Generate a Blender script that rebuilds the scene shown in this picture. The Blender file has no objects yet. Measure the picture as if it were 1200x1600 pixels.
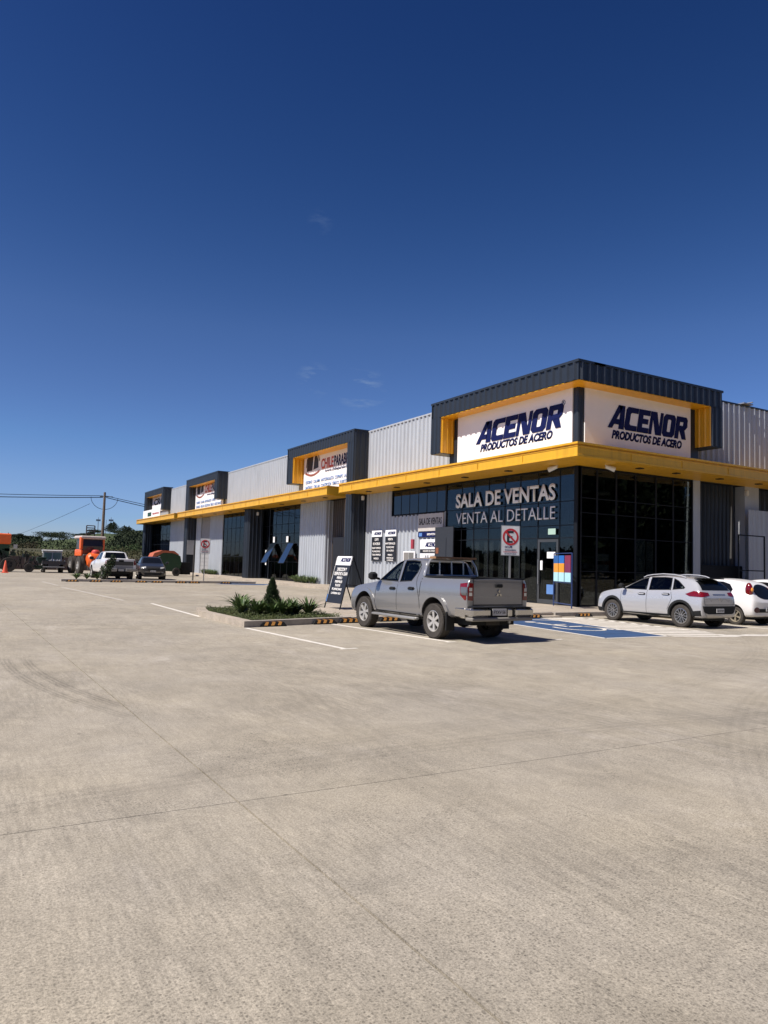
import bpy, bmesh, math, random
from math import sin, cos, pi, radians
from mathutils import Vector, Matrix, geometry
from mathutils.bvhtree import BVHTree
random.seed(7)
S = bpy.context.scene
COL = S.collection

# ------------------------------------------------------------------ camera, sky, sun, exposure
F_PX = 1146.31; PITCH = radians(4.0617); ROLL = radians(1.6995); YAW = radians(60.05); CAM_H = 1.6
fw = Vector((cos(YAW)*cos(PITCH), sin(YAW)*cos(PITCH), sin(PITCH)))
rt = Vector((sin(YAW), -cos(YAW), 0)); up = rt.cross(fw)
rt2 = rt*cos(ROLL)+up*sin(ROLL); up2 = up*cos(ROLL)-rt*sin(ROLL)
cd = bpy.data.cameras.new('camera'); cam = bpy.data.objects.new('camera', cd); COL.objects.link(cam)
m = Matrix((rt2, up2, -fw)).transposed().to_4x4(); m.translation = Vector((0, 0, CAM_H)); cam.matrix_world = m
cd.sensor_fit = 'VERTICAL'; cd.sensor_height = 24.0; cd.lens = 24.0*F_PX/1600.0
cd.clip_start = 0.05; cd.clip_end = 6000
S.camera = cam
SUN_EL = radians(52.0); SUN_AZ = radians(182.2)      # math azimuth of the direction towards the sun
to_sun = Vector((cos(SUN_AZ)*cos(SUN_EL), sin(SUN_AZ)*cos(SUN_EL), sin(SUN_EL)))
W = bpy.data.worlds.new('World'); S.world = W; W.use_nodes = True
nt = W.node_tree; nt.nodes.clear()
wo = nt.nodes.new('ShaderNodeOutputWorld'); bg = nt.nodes.new('ShaderNodeBackground'); sky = nt.nodes.new('ShaderNodeTexSky')
sky.sky_type = 'NISHITA'; sky.sun_disc = False; sky.sun_elevation = SUN_EL
sky.sun_rotation = pi/2-SUN_AZ
sky.air_density = 0.85; sky.dust_density = 0.15; sky.ozone_density = 6.0; sky.altitude = 300
bg.inputs['Strength'].default_value = 0.05
hs = nt.nodes.new('ShaderNodeHueSaturation'); hs.inputs['Saturation'].default_value = 1.12
gam = nt.nodes.new('ShaderNodeGamma'); gam.inputs['Gamma'].default_value = 1.475
tint = nt.nodes.new('ShaderNodeMix'); tint.data_type = 'RGBA'; tint.blend_type = 'MULTIPLY'; tint.inputs[0].default_value = 1.0; tint.inputs[7].default_value = (1.45*2.2, .78*2.2, .66*2.2, 1)
nt.links.new(sky.outputs[0], gam.inputs[0]); nt.links.new(gam.outputs[0], hs.inputs['Color']); nt.links.new(hs.outputs[0], tint.inputs[6])
sxyz = nt.nodes.new('ShaderNodeSeparateXYZ'); gtc = nt.nodes.new('ShaderNodeTexCoord'); nt.links.new(gtc.outputs['Generated'], sxyz.inputs[0])
ramp = nt.nodes.new('ShaderNodeValToRGB'); els = ramp.color_ramp.elements
stops = [(0.0, (.33, .58, .92)), (.05, (.44, .69, .95)), (.10, (.77, .88, .97)), (.15, (1, 1, 1)), (.21, (1.4, 1.05, 1.0)), (.30, (2.0, 1.15, 1.04)), (.62, (2.1, .87, .95))]
els[0].position, els[0].color = stops[0][0], tuple(c/2.2 for c in stops[0][1])+(1,)
els[1].position, els[1].color = stops[-1][0], tuple(c/2.2 for c in stops[-1][1])+(1,)
for p_, c_ in stops[1:-1]:
    e_ = els.new(p_); e_.color = tuple(c/2.2 for c in c_)+(1,)
nt.links.new(sxyz.outputs[2], ramp.inputs[0])
tone_ = nt.nodes.new('ShaderNodeMix'); tone_.data_type = 'RGBA'; tone_.blend_type = 'MULTIPLY'; tone_.inputs[0].default_value = 1.0
nt.links.new(ramp.outputs[0], tone_.inputs[7]); nt.links.new(tint.outputs[2], tone_.inputs[6])
# two or three faint wisps of cirrus
geo = nt.nodes.new('ShaderNodeTexCoord'); mp = nt.nodes.new('ShaderNodeMapping'); mp.inputs['Scale'].default_value = (14, 14, 55)
nz = nt.nodes.new('ShaderNodeTexNoise'); nz.inputs['Scale'].default_value = 1.6; nz.inputs['Detail'].default_value = 9; nz.inputs['Roughness'].default_value = .6
cr = nt.nodes.new('ShaderNodeMapRange'); cr.inputs[1].default_value = .52; cr.inputs[2].default_value = .78
nt.links.new(geo.outputs['Generated'], mp.inputs[0]); nt.links.new(mp.outputs[0], nz.inputs[0]); nt.links.new(nz.outputs[0], cr.inputs[0])
def pix_dir(u, v): return (fw + rt2*(u-600)/F_PX - up2*(v-800)/F_PX).normalized()
acc = None
for (u, v, rad, wt) in ((490, 594, .026, 2.2), (566, 609, .036, 2.4), (500, 346, .018, .6)):
    d = pix_dir(u, v); vm = nt.nodes.new('ShaderNodeVectorMath'); vm.operation = 'DISTANCE'; vm.inputs[1].default_value = d
    nt.links.new(geo.outputs['Generated'], vm.inputs[0])
    mr = nt.nodes.new('ShaderNodeMapRange'); mr.inputs[1].default_value = rad; mr.inputs[2].default_value = 0.0; mr.inputs[4].default_value = wt
    nt.links.new(vm.outputs['Value'], mr.inputs[0])
    if acc is None: acc = mr.outputs[0]
    else:
        ad = nt.nodes.new('ShaderNodeMath'); ad.operation = 'ADD'; nt.links.new(acc, ad.inputs[0]); nt.links.new(mr.outputs[0], ad.inputs[1]); acc = ad.outputs[0]
mu = nt.nodes.new('ShaderNodeMath'); mu.operation = 'MULTIPLY'; nt.links.new(acc, mu.inputs[0]); nt.links.new(cr.outputs[0], mu.inputs[1])
mu2 = nt.nodes.new('ShaderNodeMath'); mu2.operation = 'MULTIPLY'; mu2.inputs[1].default_value = 0.38; nt.links.new(mu.outputs[0], mu2.inputs[0])
mx = nt.nodes.new('ShaderNodeMix'); mx.data_type = 'RGBA'; mx.inputs[7].default_value = (4, 5.5, 8, 1)
nt.links.new(mu2.outputs[0], mx.inputs[0]); nt.links.new(tone_.outputs[2], mx.inputs[6])
nt.links.new(mx.outputs[2], bg.inputs['Color']); nt.links.new(bg.outputs[0], wo.inputs[0])
sd = bpy.data.lights.new('sun', 'SUN'); so = bpy.data.objects.new('sun', sd); COL.objects.link(so)
sd.energy = 4.8; sd.angle = radians(0.53); sd.color = (1.0, 0.93, 0.84)
so.rotation_euler = to_sun.to_track_quat('Z', 'Y').to_euler(); so.location = (0, 0, 60)
S.view_settings.view_transform = 'Standard'; S.view_settings.look = 'None'
S.view_settings.exposure = 0.45; S.view_settings.gamma = 1.0; S.view_settings.use_curve_mapping = False

# ------------------------------------------------------------------ materials
MATS = {}
def lin(r, g, b):
    f = lambda c: (c/255/12.92) if c/255 <= .04045 else ((c/255+.055)/1.055)**2.4
    return (f(r), f(g), f(b), 1)
def mat(name, col, rough=.6, metal=0.0, var=.08, vscale=3.0, bump=0.0, bscale=40.0, spec=.5, coat=0.0, dirt=0.0, streak=0.0):
    if name in MATS: return MATS[name]
    mt = bpy.data.materials.new(name); mt.use_nodes = True; MATS[name] = mt
    t = mt.node_tree; p = t.nodes['Principled BSDF']
    if len(col) == 3: col = (*col, 1)
    p.inputs['Roughness'].default_value = rough; p.inputs['Metallic'].default_value = metal
    p.inputs['Specular IOR Level'].default_value = spec
    p.inputs['Coat Weight'].default_value = coat; p.inputs['Coat Roughness'].default_value = .04
    tc = t.nodes.new('ShaderNodeTexCoord'); n = t.nodes.new('ShaderNodeTexNoise')
    n.inputs['Scale'].default_value = vscale; n.inputs['Detail'].default_value = 6; n.inputs['Roughness'].default_value = .65
    t.links.new(tc.outputs['Object'], n.inputs[0])
    mrg = t.nodes.new('ShaderNodeMapRange'); mrg.inputs[1].default_value = .3; mrg.inputs[2].default_value = .7
    mrg.inputs[3].default_value = 1-var; mrg.inputs[4].default_value = 1+var
    t.links.new(n.outputs[0], mrg.inputs[0])
    mm = t.nodes.new('ShaderNodeVectorMath'); mm.operation = 'SCALE'; mm.inputs[0].default_value = col[:3]
    t.links.new(mrg.outputs[0], mm.inputs['Scale']); t.links.new(mm.outputs[0], p.inputs['Base Color'])
    if streak > 0:
        mpp = t.nodes.new('ShaderNodeMapping'); mpp.inputs['Scale'].default_value = (5, 5, .35); t.links.new(tc.outputs['Object'], mpp.inputs[0])
        ns = t.nodes.new('ShaderNodeTexNoise'); ns.inputs['Scale'].default_value = 1.2; ns.inputs['Detail'].default_value = 6; t.links.new(mpp.outputs[0], ns.inputs[0])
        m3 = t.nodes.new('ShaderNodeMapRange'); m3.inputs[1].default_value = .45; m3.inputs[2].default_value = .75; m3.inputs[3].default_value = 1; m3.inputs[4].default_value = 1-streak
        t.links.new(ns.outputs[0], m3.inputs[0]); m4 = t.nodes.new('ShaderNodeVectorMath'); m4.operation = 'SCALE'; t.links.new(mm.outputs[0], m4.inputs[0]); t.links.new(m3.outputs[0], m4.inputs['Scale']); t.links.new(m4.outputs[0], p.inputs['Base Color'])
    if dirt > 0:      # dust film that keeps to the lower body
        sx = t.nodes.new('ShaderNodeSeparateXYZ'); t.links.new(tc.outputs['Object'], sx.inputs[0])
        a = t.nodes.new('ShaderNodeMapRange'); a.inputs[1].default_value = 1.0; a.inputs[2].default_value = .35; a.inputs[3].default_value = 0; a.inputs[4].default_value = dirt
        t.links.new(sx.outputs[2], a.inputs[0])
        b = t.nodes.new('ShaderNodeMath'); b.operation = 'MULTIPLY'; t.links.new(a.outputs[0], b.inputs[0]); t.links.new(n.outputs[0], b.inputs[1])
        mi = t.nodes.new('ShaderNodeMix'); mi.data_type = 'RGBA'; mi.inputs[7].default_value = (.30, .25, .19, 1)
        t.links.new(b.outputs[0], mi.inputs[0]); t.links.new(mm.outputs[0], mi.inputs[6]); t.links.new(mi.outputs[2], p.inputs['Base Color'])
        r2 = t.nodes.new('ShaderNodeMapRange'); r2.inputs[3].default_value = rough; r2.inputs[4].default_value = min(1, rough+.5)
        t.links.new(b.outputs[0], r2.inputs[0]); t.links.new(r2.outputs[0], p.inputs['Roughness'])
    if bump > 0:
        nb = t.nodes.new('ShaderNodeTexNoise'); nb.inputs['Scale'].default_value = bscale; nb.inputs['Detail'].default_value = 4
        t.links.new(tc.outputs['Object'], nb.inputs[0]); bp = t.nodes.new('ShaderNodeBump'); bp.inputs['Strength'].default_value = bump; bp.inputs['Distance'].default_value = .02
        t.links.new(nb.outputs[0], bp.inputs['Height']); t.links.new(bp.outputs[0], p.inputs['Normal'])
    return mt
def glass(name, tint, refl=.06, rough=0.0, base_mix=1.0):
    if name in MATS: return MATS[name]
    mt = bpy.data.materials.new(name); mt.use_nodes = True; MATS[name] = mt
    t = mt.node_tree; t.nodes.clear(); o = t.nodes.new('ShaderNodeOutputMaterial')
    tr = t.nodes.new('ShaderNodeBsdfTransparent'); tr.inputs[0].default_value = (*tint, 1)
    gl = t.nodes.new('ShaderNodeBsdfGlossy'); gl.inputs['Roughness'].default_value = rough; gl.inputs['Color'].default_value = (.44, .46, .48, 1)
    tc = t.nodes.new('ShaderNodeTexCoord'); n = t.nodes.new('ShaderNodeTexNoise'); n.inputs['Scale'].default_value = .8; n.inputs['Detail'].default_value = 1
    t.links.new(tc.outputs['Object'], n.inputs[0]); bp = t.nodes.new('ShaderNodeBump'); bp.inputs['Strength'].default_value = .25; bp.inputs['Distance'].default_value = .012
    t.links.new(n.outputs[0], bp.inputs['Height']); t.links.new(bp.outputs[0], gl.inputs['Normal'])
    fr = t.nodes.new('ShaderNodeFresnel'); fr.inputs[0].default_value = 1.5
    ad = t.nodes.new('ShaderNodeMath'); ad.operation = 'MULTIPLY_ADD'; ad.inputs[1].default_value = base_mix; ad.inputs[2].default_value = refl
    t.links.new(fr.outputs[0], ad.inputs[0]); mxx = t.nodes.new('ShaderNodeMixShader')
    t.links.new(ad.outputs[0], mxx.inputs[0]); t.links.new(tr.outputs[0], mxx.inputs[1]); t.links.new(gl.outputs[0], mxx.inputs[2]); t.links.new(mxx.outputs[0], o.inputs[0])
    return mt
def concrete_mat(name, base=(.352, .320, .266), world=True):
    mt = bpy.data.materials.new(name); mt.use_nodes = True; MATS[name] = mt
    t = mt.node_tree; p = t.nodes['Principled BSDF']; L = t.links.new; N = t.nodes.new
    g = N('ShaderNodeNewGeometry'); pos = g.outputs['Position']
    def noise(scale, det=4, rough=.6, vec=None, dist=0):
        n = N('ShaderNodeTexNoise'); n.inputs['Scale'].default_value = scale; n.inputs['Detail'].default_value = det; n.inputs['Roughness'].default_value = rough; n.inputs['Distortion'].default_value = dist
        L(vec if vec else pos, n.inputs[0]); return n.outputs[0]
    def mp_(rot, sc):
        mpp = N('ShaderNodeMapping'); mpp.inputs['Rotation'].default_value = (0, 0, rot); mpp.inputs['Scale'].default_value = sc; L(pos, mpp.inputs[0]); return mpp.outputs[0]
    def rng(x, a, b, c, d):
        r = N('ShaderNodeMapRange'); r.inputs[1].default_value = a; r.inputs[2].default_value = b; r.inputs[3].default_value = c; r.inputs[4].default_value = d; L(x, r.inputs[0]); return r.outputs[0]
    def mul(a, b, op='MULTIPLY'):
        q = N('ShaderNodeMath'); q.operation = op
        for i, x in enumerate((a, b)):
            if isinstance(x, (int, float)): q.inputs[i].default_value = x
            else: L(x, q.inputs[i])
        return q.outputs[0]
    big = mul(rng(noise(.22, 6, .62, dist=.6), .36, .66, .88, 1.08), rng(noise(.6, 7, .7, dist=1.4), .54, .72, 1.0, .84))
    mid = rng(noise(1.5, 9, .78, dist=1.1), .34, .66, .86, 1.11)
    smask = rng(noise(.30, 3, .5), .42, .58, .35, 1.2)
    bl = rng(noise(1.0, 5, .75, mp_(0, (26, 2.6, 1))), .34, .66, -.16, .12)
    brush = mul(1.0, mul(bl, smask), 'ADD')
    brush2 = rng(noise(1.0, 6, .7, mp_(0, (3.0, .8, 1)), .8), .34, .66, .92, 1.06)
    fine = rng(noise(80, 2, .85), .38, .62, .76, 1.2)
    fine2 = rng(noise(30, 3, .8), .34, .66, .88, 1.10)
    def chips(scale, rad, pres, strength, mask=None):
        vo = N('ShaderNodeTexVoronoi'); vo.inputs['Scale'].default_value = scale; L(pos, vo.inputs[0])
        c = rng(vo.outputs['Distance'], rad*.6, rad, 1, 0); sx_ = N('ShaderNodeSeparateColor'); L(vo.outputs['Color'], sx_.inputs[0])
        pr = rng(sx_.outputs[0], 1-pres, 1-pres+.1, 0, 1); k = mul(mul(c, pr), strength)
        if mask: k = mul(k, mask)
        return mul(1.0, k, 'SUBTRACT')
    msk = rng(noise(.55, 6, .72, dist=.8), .46, .62, .12, 1)
    sp0 = N('ShaderNodeSeparateXYZ'); L(pos, sp0.inputs[0])
    wornm = rng(sp0.outputs[1], 4.6, 2.6, 0, .8)
    mm2 = N('ShaderNodeMath'); mm2.operation = 'MAXIMUM'; L(msk, mm2.inputs[0]); L(wornm, mm2.inputs[1])
    chipm = mul(mul(chips(58, .45, .45, .46, mm2.outputs[0]), chips(90, .45, .5, .36, mm2.outputs[0])), chips(20, .30, .16, .40, msk))
    dots = N('ShaderNodeTexVoronoi'); dots.inputs['Scale'].default_value = 1.3; dots.inputs['Randomness'].default_value = 1; L(pos, dots.inputs[0])
    spot = rng(dots.outputs['Distance'], .018, .034, .55, 1)
    val = big
    for x in (mid, brush, brush2, fine, fine2, chipm, spot): val = mul(val, x)
    # tyre arcs (centre x, centre y, radius) swept while a vehicle turned
    sp = N('ShaderNodeSeparateXYZ'); L(pos, sp.inputs[0])
    def arc(cx, cy, r, w, ymin, ymax, s, lines=18):
        c = N('ShaderNodeCombineXYZ'); L(sp.outputs[0], c.inputs[0]); L(sp.outputs[1], c.inputs[1])
        d = N('ShaderNodeVectorMath'); d.operation = 'DISTANCE'; d.inputs[1].default_value = (cx, cy, 0); L(c.outputs[0], d.inputs[0])
        dd = mul(d.outputs['Value'], r, 'SUBTRACT'); ab = N('ShaderNodeMath'); ab.operation = 'ABSOLUTE'; L(dd, ab.inputs[0])
        m1 = rng(ab.outputs[0], w, w*.6, 0, 1)
        st = mul(dd, 2*pi*lines, 'MULTIPLY'); si = N('ShaderNodeMath'); si.operation = 'SINE'; L(st, si.inputs[0])
        m2 = rng(si.outputs[0], -1, 1, .25, 1)
        ya = rng(sp.outputs[1], ymin-.6, ymin+.3, 0, 1); yb = rng(sp.outputs[1], ymax+.3, ymax-.5, 0, 1)
        nn = rng(noise(3.0, 4), .3, .6, .35, 1)
        k = mul(mul(mul(m1, m2), mul(ya, yb)), mul(nn, s))
        return mul(1.0, k, 'SUBTRACT')
    for a in ((13.5, 12.4, 12.8, .10, 8.0, 12.6, .34), (13.8, 12.3, 12.82, .10, 8.2, 12.6, .34), (4.0, -22, 27.5, .22, -2, 9, .16, 9), (30.0, 2.0, 27.0, .35, -3, 9, .10, 7),
              (-6.0, 2.0, 12.6, .3, -3, 11, .10, 8), (18.0, -12.0, 20.0, .30, -2, 12, .12, 9), (2.0, 30.0, 24.0, .28, 4, 14, .10, 9), (-20, -6, 29.5, .4, 4, 30, .09, 6)):
        val = mul(val, arc(*a))
    tone = N('ShaderNodeMix'); tone.data_type = 'RGBA'; tone.inputs[6].default_value = (*base, 1)
    tone.inputs[7].default_value = (base[0]*1.04, base[1]*1.02, base[2]*.96, 1); L(rng(noise(.5, 5), .3, .7, 0, 1), tone.inputs[0])
    pale = N('ShaderNodeMix'); pale.data_type = 'RGBA'; L(tone.outputs[2], pale.inputs[6]); pale.inputs[7].default_value = (.47, .43, .375, 1)
    L(mul(rng(noise(.55, 8, .72, mp_(radians(40), (1, .45, 1)), 1.6), .56, .70, 0, .75), rng(noise(9, 4), .3, .7, .3, 1)), pale.inputs[0])
    sc = N('ShaderNodeVectorMath'); sc.operation = 'SCALE'; L(pale.outputs[2], sc.inputs[0]); L(val, sc.inputs['Scale']); L(sc.outputs[0], p.inputs['Base Color'])
    p.inputs['Roughness'].default_value = .82; p.inputs['Specular IOR Level'].default_value = .3
    bp = N('ShaderNodeBump'); bp.inputs['Strength'].default_value = .35; bp.inputs['Distance'].default_value = .004; L(mul(fine, brush, 'ADD'), bp.inputs['Height']); L(bp.outputs[0], p.inputs['Normal'])
    return mt
CONC = concrete_mat('lot_concrete')
CONC2 = concrete_mat('pale_concrete', (.42, .37, .31))
KERB = mat('kerb_concrete', (.34, .31, .27), .85, var=.2, vscale=5, bump=.3)
JOINT = mat('joint_filler', (.05, .045, .04), .9)
GREY = mat('light_grey_sheet', (.43, .46, .495), .42, .1, var=.05, vscale=.8, streak=.14)
DARK = mat('anthracite_sheet', (.022, .029, .040), .42, .1, var=.08, vscale=1.5)
NAVY = mat('dark_navy_frame', (.007, .009, .013), .6, .0, spec=.2)
YEL = mat('yellow_sheet', (.72, .385, .02), .38, .05, var=.05, vscale=1.2, streak=.18)
ROOF = mat('roof_sheet', (.30, .30, .30), .6)
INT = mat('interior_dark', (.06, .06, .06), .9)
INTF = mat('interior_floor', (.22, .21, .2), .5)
WHITE = mat('sign_white', (.80, .81, .83), .6, var=.02, vscale=2, spec=.2)
BLUE_T = mat('sign_blue', (.005, .011, .075), .7, var=.02, spec=.15)
BLACK = mat('sign_black', (.012, .014, .02), .5)
TXTW = mat('vinyl_white', (.80, .79, .77), .55, var=.03)
RED = mat('sign_red', (.42, .02, .03), .5)
REDT = mat('letter_red', (.5, .08, .06), .5)
LBLUE = mat('letter_blue', (.10, .22, .50), .5)
PAINTW = mat('road_paint_white', (.66, .63, .57), .7, var=.15, vscale=6)
PAINTB = mat('road_paint_blue', (.028, .072, .17), .65, var=.22, vscale=2.5)
STEEL = mat('galvanised', (.35, .36, .37), .4, .7)
GLASSB = glass('curtain_glass', (.58, .61, .61), .008, base_mix=.62)
GLASSH = glass('high_window_glass', (.03, .04, .05), .10)
CGLASS = glass('car_side_glass', (.68, .76, .76), .02, base_mix=.8)
CDARK = mat('car_dark_glass', (.006, .007, .008), .04, 0, var=0, spec=.35)
RUB = mat('tyre_rubber', (.04, .035, .030), .85, var=.3, vscale=8, bump=.3)
RIM = mat('alloy_rim', (.52, .51, .49), .35, .4, var=.05)
RIMD = mat('rim_dark', (.02, .02, .02), .5)
PLAST = mat('black_plastic', (.013, .014, .015), .7, var=.1, spec=.25)
CHROME = mat('chrome_bumper', (.55, .54, .52), .16, .95, var=.05)
SILVER = mat('silver_paint', (.27, .275, .285), .27, .5, var=.02, coat=.9, dirt=.45)
WPAINT = mat('white_paint', (.70, .70, .70), .28, 0, var=.01, coat=.6, dirt=.25)
SWHITE = mat('silver_white_paint', (.44, .45, .47), .25, .3, var=.01, coat=1.0, dirt=.35)
GPAINT = mat('grey_paint', (.032, .034, .038), .3, .3, var=.02, coat=.4, dirt=.3)
LRED = mat('lamp_red', (.14, .003, .005), .15, var=.25, vscale=14, coat=.6)
LCLEAR = mat('lamp_clear', (.6, .6, .58), .1, .3, coat=1)
LAMB = mat('lamp_amber', (.7, .28, .04), .15, coat=1)
PLATE = mat('plate_white', (.5, .5, .5), .5)
ORANGE = mat('machine_orange', (.75, .13, .025), .4, var=.06, coat=.2)
GREENM = mat('machine_green', (.012, .05, .02), .45, var=.15)
WOOD = mat('plank_wood', (.28, .15, .07), .8, var=.2, vscale=12)
BARK = mat('bark', (.09, .065, .045), .9, var=.3, vscale=6, bump=.5)
POLEM = mat('weathered_pole', (.15, .115, .085), .9, var=.2)
SOIL = mat('soil', (.045, .032, .02), .95, var=.3, bump=.6)

# ------------------------------------------------------------------ object helpers
class MB:
    def __init__(s): s.v = []; s.f = []
    def add(s, vs, fs):
        o = len(s.v); s.v += [tuple(x) for x in vs]; s.f += [tuple(i+o for i in f) for f in fs]
    def box(s, x0, x1, y0, y1, z0, z1):
        s.add([(x0, y0, z0), (x1, y0, z0), (x1, y1, z0), (x0, y1, z0), (x0, y0, z1), (x1, y0, z1), (x1, y1, z1), (x0, y1, z1)],
              [(0, 3, 2, 1), (4, 5, 6, 7), (0, 1, 5, 4), (1, 2, 6, 5), (2, 3, 7, 6), (3, 0, 4, 7)])
        return s
    def bevbox(s, x0, x1, y0, y1, z0, z1, b=.02):
        pts = []
        for z, k in ((z0, b), (z0+b, 0), (z1-b, 0), (z1, b)):
            for (sx, sy) in ((0, 0), (1, 0), (1, 1), (0, 1)):
                X = (x0+k, x1-k)[sx]; Y = (y0+k, y1-k)[sy]; bb = b*.7 if k == 0 else b*.4
                ax = -bb if sx else bb; ay = -bb if sy else bb
                if (sx, sy) in ((0, 0), (1, 1)): pts += [(X, Y+ay, z), (X+ax, Y, z)]
                else: pts += [(X+ax, Y, z), (X, Y+ay, z)]
        n = 8; fs = [tuple(range(n-1, -1, -1)), tuple(range(3*n, 4*n))]
        for k in range(3):
            for i in range(n): fs.append((k*n+i, k*n+(i+1) % n, (k+1)*n+(i+1) % n, (k+1)*n+i))
        s.add(pts, fs); return s
    def tube(s, a, b, r, r2=None, n=8):
        a = Vector(a); b = Vector(b); r2 = r if r2 is None else r2; d = (b-a).normalized()
        u = d.orthogonal().normalized(); w = d.cross(u)
        vs = [a+(u*cos(2*pi*i/n)+w*sin(2*pi*i/n))*r for i in range(n)]+[b+(u*cos(2*pi*i/n)+w*sin(2*pi*i/n))*r2 for i in range(n)]
        s.add(vs, [(i, (i+1) % n, n+(i+1) % n, n+i) for i in range(n)]+[tuple(range(n-1, -1, -1)), tuple(range(n, 2*n))]); return s
    def path(s, pts, r, n=6):
        for a, b in zip(pts, pts[1:]): s.tube(a, b, r, n=n)
        return s
    def prism(s, poly, axis, a, b):
        """poly in the 2 other axes, extruded from a to b along axis (0,1,2)"""
        def P(q, t):
            if axis == 0: return (t, q[0], q[1])
            if axis == 1: return (q[0], t, q[1])
            return (q[0], q[1], t)
        n = len(poly); vs = [P(q, a) for q in poly]+[P(q, b) for q in poly]
        tri = geometry.tessellate_polygon([[Vector((q[0], q[1], 0)) for q in poly]])
        s.add(vs, [tuple(t) for t in tri]+[tuple(i+n for i in reversed(t)) for t in tri]+[(i, (i+1) % n, n+(i+1) % n, n+i) for i in range(n)]); return s
    def lathe(s, prof, c, axis=1, n=24, closed=False):
        vs = []; m_ = len(prof)
        for i in range(n):
            a = 2*pi*i/n
            for (r, t) in prof:
                q = (r*cos(a), t, r*sin(a)) if axis == 1 else ((r*cos(a), r*sin(a), t) if axis == 2 else (t, r*cos(a), r*sin(a)))
                vs.append((c[0]+q[0], c[1]+q[1], c[2]+q[2]))
        fs = []
        for i in range(n):
            j = (i+1) % n
            for k in range(m_-1 if not closed else m_):
                k2 = (k+1) % m_; fs.append((i*m_+k, j*m_+k, j*m_+k2, i*m_+k2))
        s.add(vs, fs); return s
    def build(s, name, mt, parent=None, smooth=False, fix=True):
        me = bpy.data.meshes.new(name); me.from_pydata(s.v, [], s.f); me.update()
        if fix:
            bm = bmesh.new(); bm.from_mesh(me); bmesh.ops.recalc_face_normals(bm, faces=bm.faces); bm.to_mesh(me); bm.free()
        if mt is not None: me.materials.append(mt)
        if smooth:
            for p in me.polygons: p.use_smooth = True
            try: me.set_sharp_from_angle(angle=radians(35))
            except Exception: pass
        return link(name, me, parent)
def link(name, me, parent=None):
    o = bpy.data.objects.new(name, me); COL.objects.link(o)
    if parent is not None: o.parent = parent
    return o
def tag(o, label=None, cat=None, group=None, kind=None):
    if label: o['label'] = label
    if cat: o['category'] = cat
    if group: o['group'] = group
    if kind: o['kind'] = kind
    return o
def thing(name, label, cat, loc=(0, 0, 0), rz=0, group=None):
    o = bpy.data.objects.new(name, None); COL.objects.link(o); o.location = loc; o.rotation_euler = (0, 0, rz)
    o.empty_display_size = .2
    return tag(o, label, cat, group)
def struct(o): o['kind'] = 'structure'; return o
def copy_tree(o, parent=None):
    c = o.copy(); COL.objects.link(c); c.parent = parent
    for ch in list(o.children): copy_tree(ch, c)
    return c
def lettering(s, mt, parent, org, right, upv, width=None, height=.2, bold=0.0, shear=0.0, depth=.006, name='lettering', center=False):
    cu = bpy.data.curves.new(name, 'FONT'); cu.body = s; cu.size = 1; cu.offset = bold; cu.shear = shear; cu.extrude = 0; cu.resolution_u = 3
    t = bpy.data.objects.new('tmp', cu); COL.objects.link(t)
    dg = bpy.context.evaluated_depsgraph_get(); me = bpy.data.meshes.new_from_object(t.evaluated_get(dg)); bpy.data.objects.remove(t)
    xs = [v.co.x for v in me.vertices]; ys = [v.co.y for v in me.vertices]
    x0, x1, y0, y1 = min(xs), max(xs), min(ys), max(ys); sy = height/(y1-y0); sx = width/(x1-x0) if width else sy
    right = Vector(right).normalized(); upv = Vector(upv).normalized(); nrm = right.cross(upv); org = Vector(org)
    shift = -(x1-x0)*sx/2 if center else 0
    for v in me.vertices:
        v.co = org+right*((v.co.x-x0)*sx+shift)+upv*((v.co.y-y0)*sy)
    bm = bmesh.new(); bm.from_mesh(me)
    r = bmesh.ops.extrude_face_region(bm, geom=list(bm.faces)); bmesh.ops.translate(bm, vec=nrm*depth, verts=[g for g in r['geom'] if isinstance(g, bmesh.types.BMVert)])
    bmesh.ops.recalc_face_normals(bm, faces=bm.faces); bm.to_mesh(me); bm.free()
    me.materials.clear(); me.materials.append(mt); me.name = name
    return link(name, me, parent)

# ------------------------------------------------------------------ ground
struct(MB().box(-2500, 2500, -2500, 2500, -1.2, -.08).build('ground', mat('field_soil', (.13, .10, .06), .95, var=.35, vscale=.2)))
lot = struct(MB().box(-40, 21.5, -40, 82, -.078, -.045).build('parking_lot', JOINT))
jx = lambda y: 1.80-.02*y
ycuts = [-40, -22, -7, 4.78, 24.3, 36.1, 48.5, 66, 82]
def slab(q):
    g = .0028; (a, b, c, d) = q
    cx = sum(p[0] for p in q)/4; cy = sum(p[1] for p in q)/4
    q2 = [(p[0]+(g*2.8 if p[0] < cx else -g*2.8), p[1]+(g if p[1] < cy else -g)) for p in q]
    MB().prism(q2, 2, -.044, 0).build('concrete_slab', CONC, lot)
for y0, y1 in zip(ycuts, ycuts[1:]):
    slab([(-40, y0), (-16, y0), (-16, y1), (-40, y1)])
    slab([(-16, y0), (jx(y0), y0), (jx(y1), y1), (-16, y1)])
    if y1 <= 24.3: slab([(jx(y0), y0), (21.5+20, y0), (21.5+20, min(y1, 17)), (jx(min(y1, 17)), min(y1, 17))] if y1 > 17 else [(jx(y0), y0), (41.5, y0), (41.5, y1), (jx(y1), y1)])
    if y1 == 24.3: slab([(jx(17), 17), (21.4, 17), (21.4, 24.3), (jx(24.3), 24.3)])
    if y0 >= 24.3: slab([(jx(y0), y0), (21.4, y0), (21.4, y1), (jx(y1), y1)])
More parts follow.
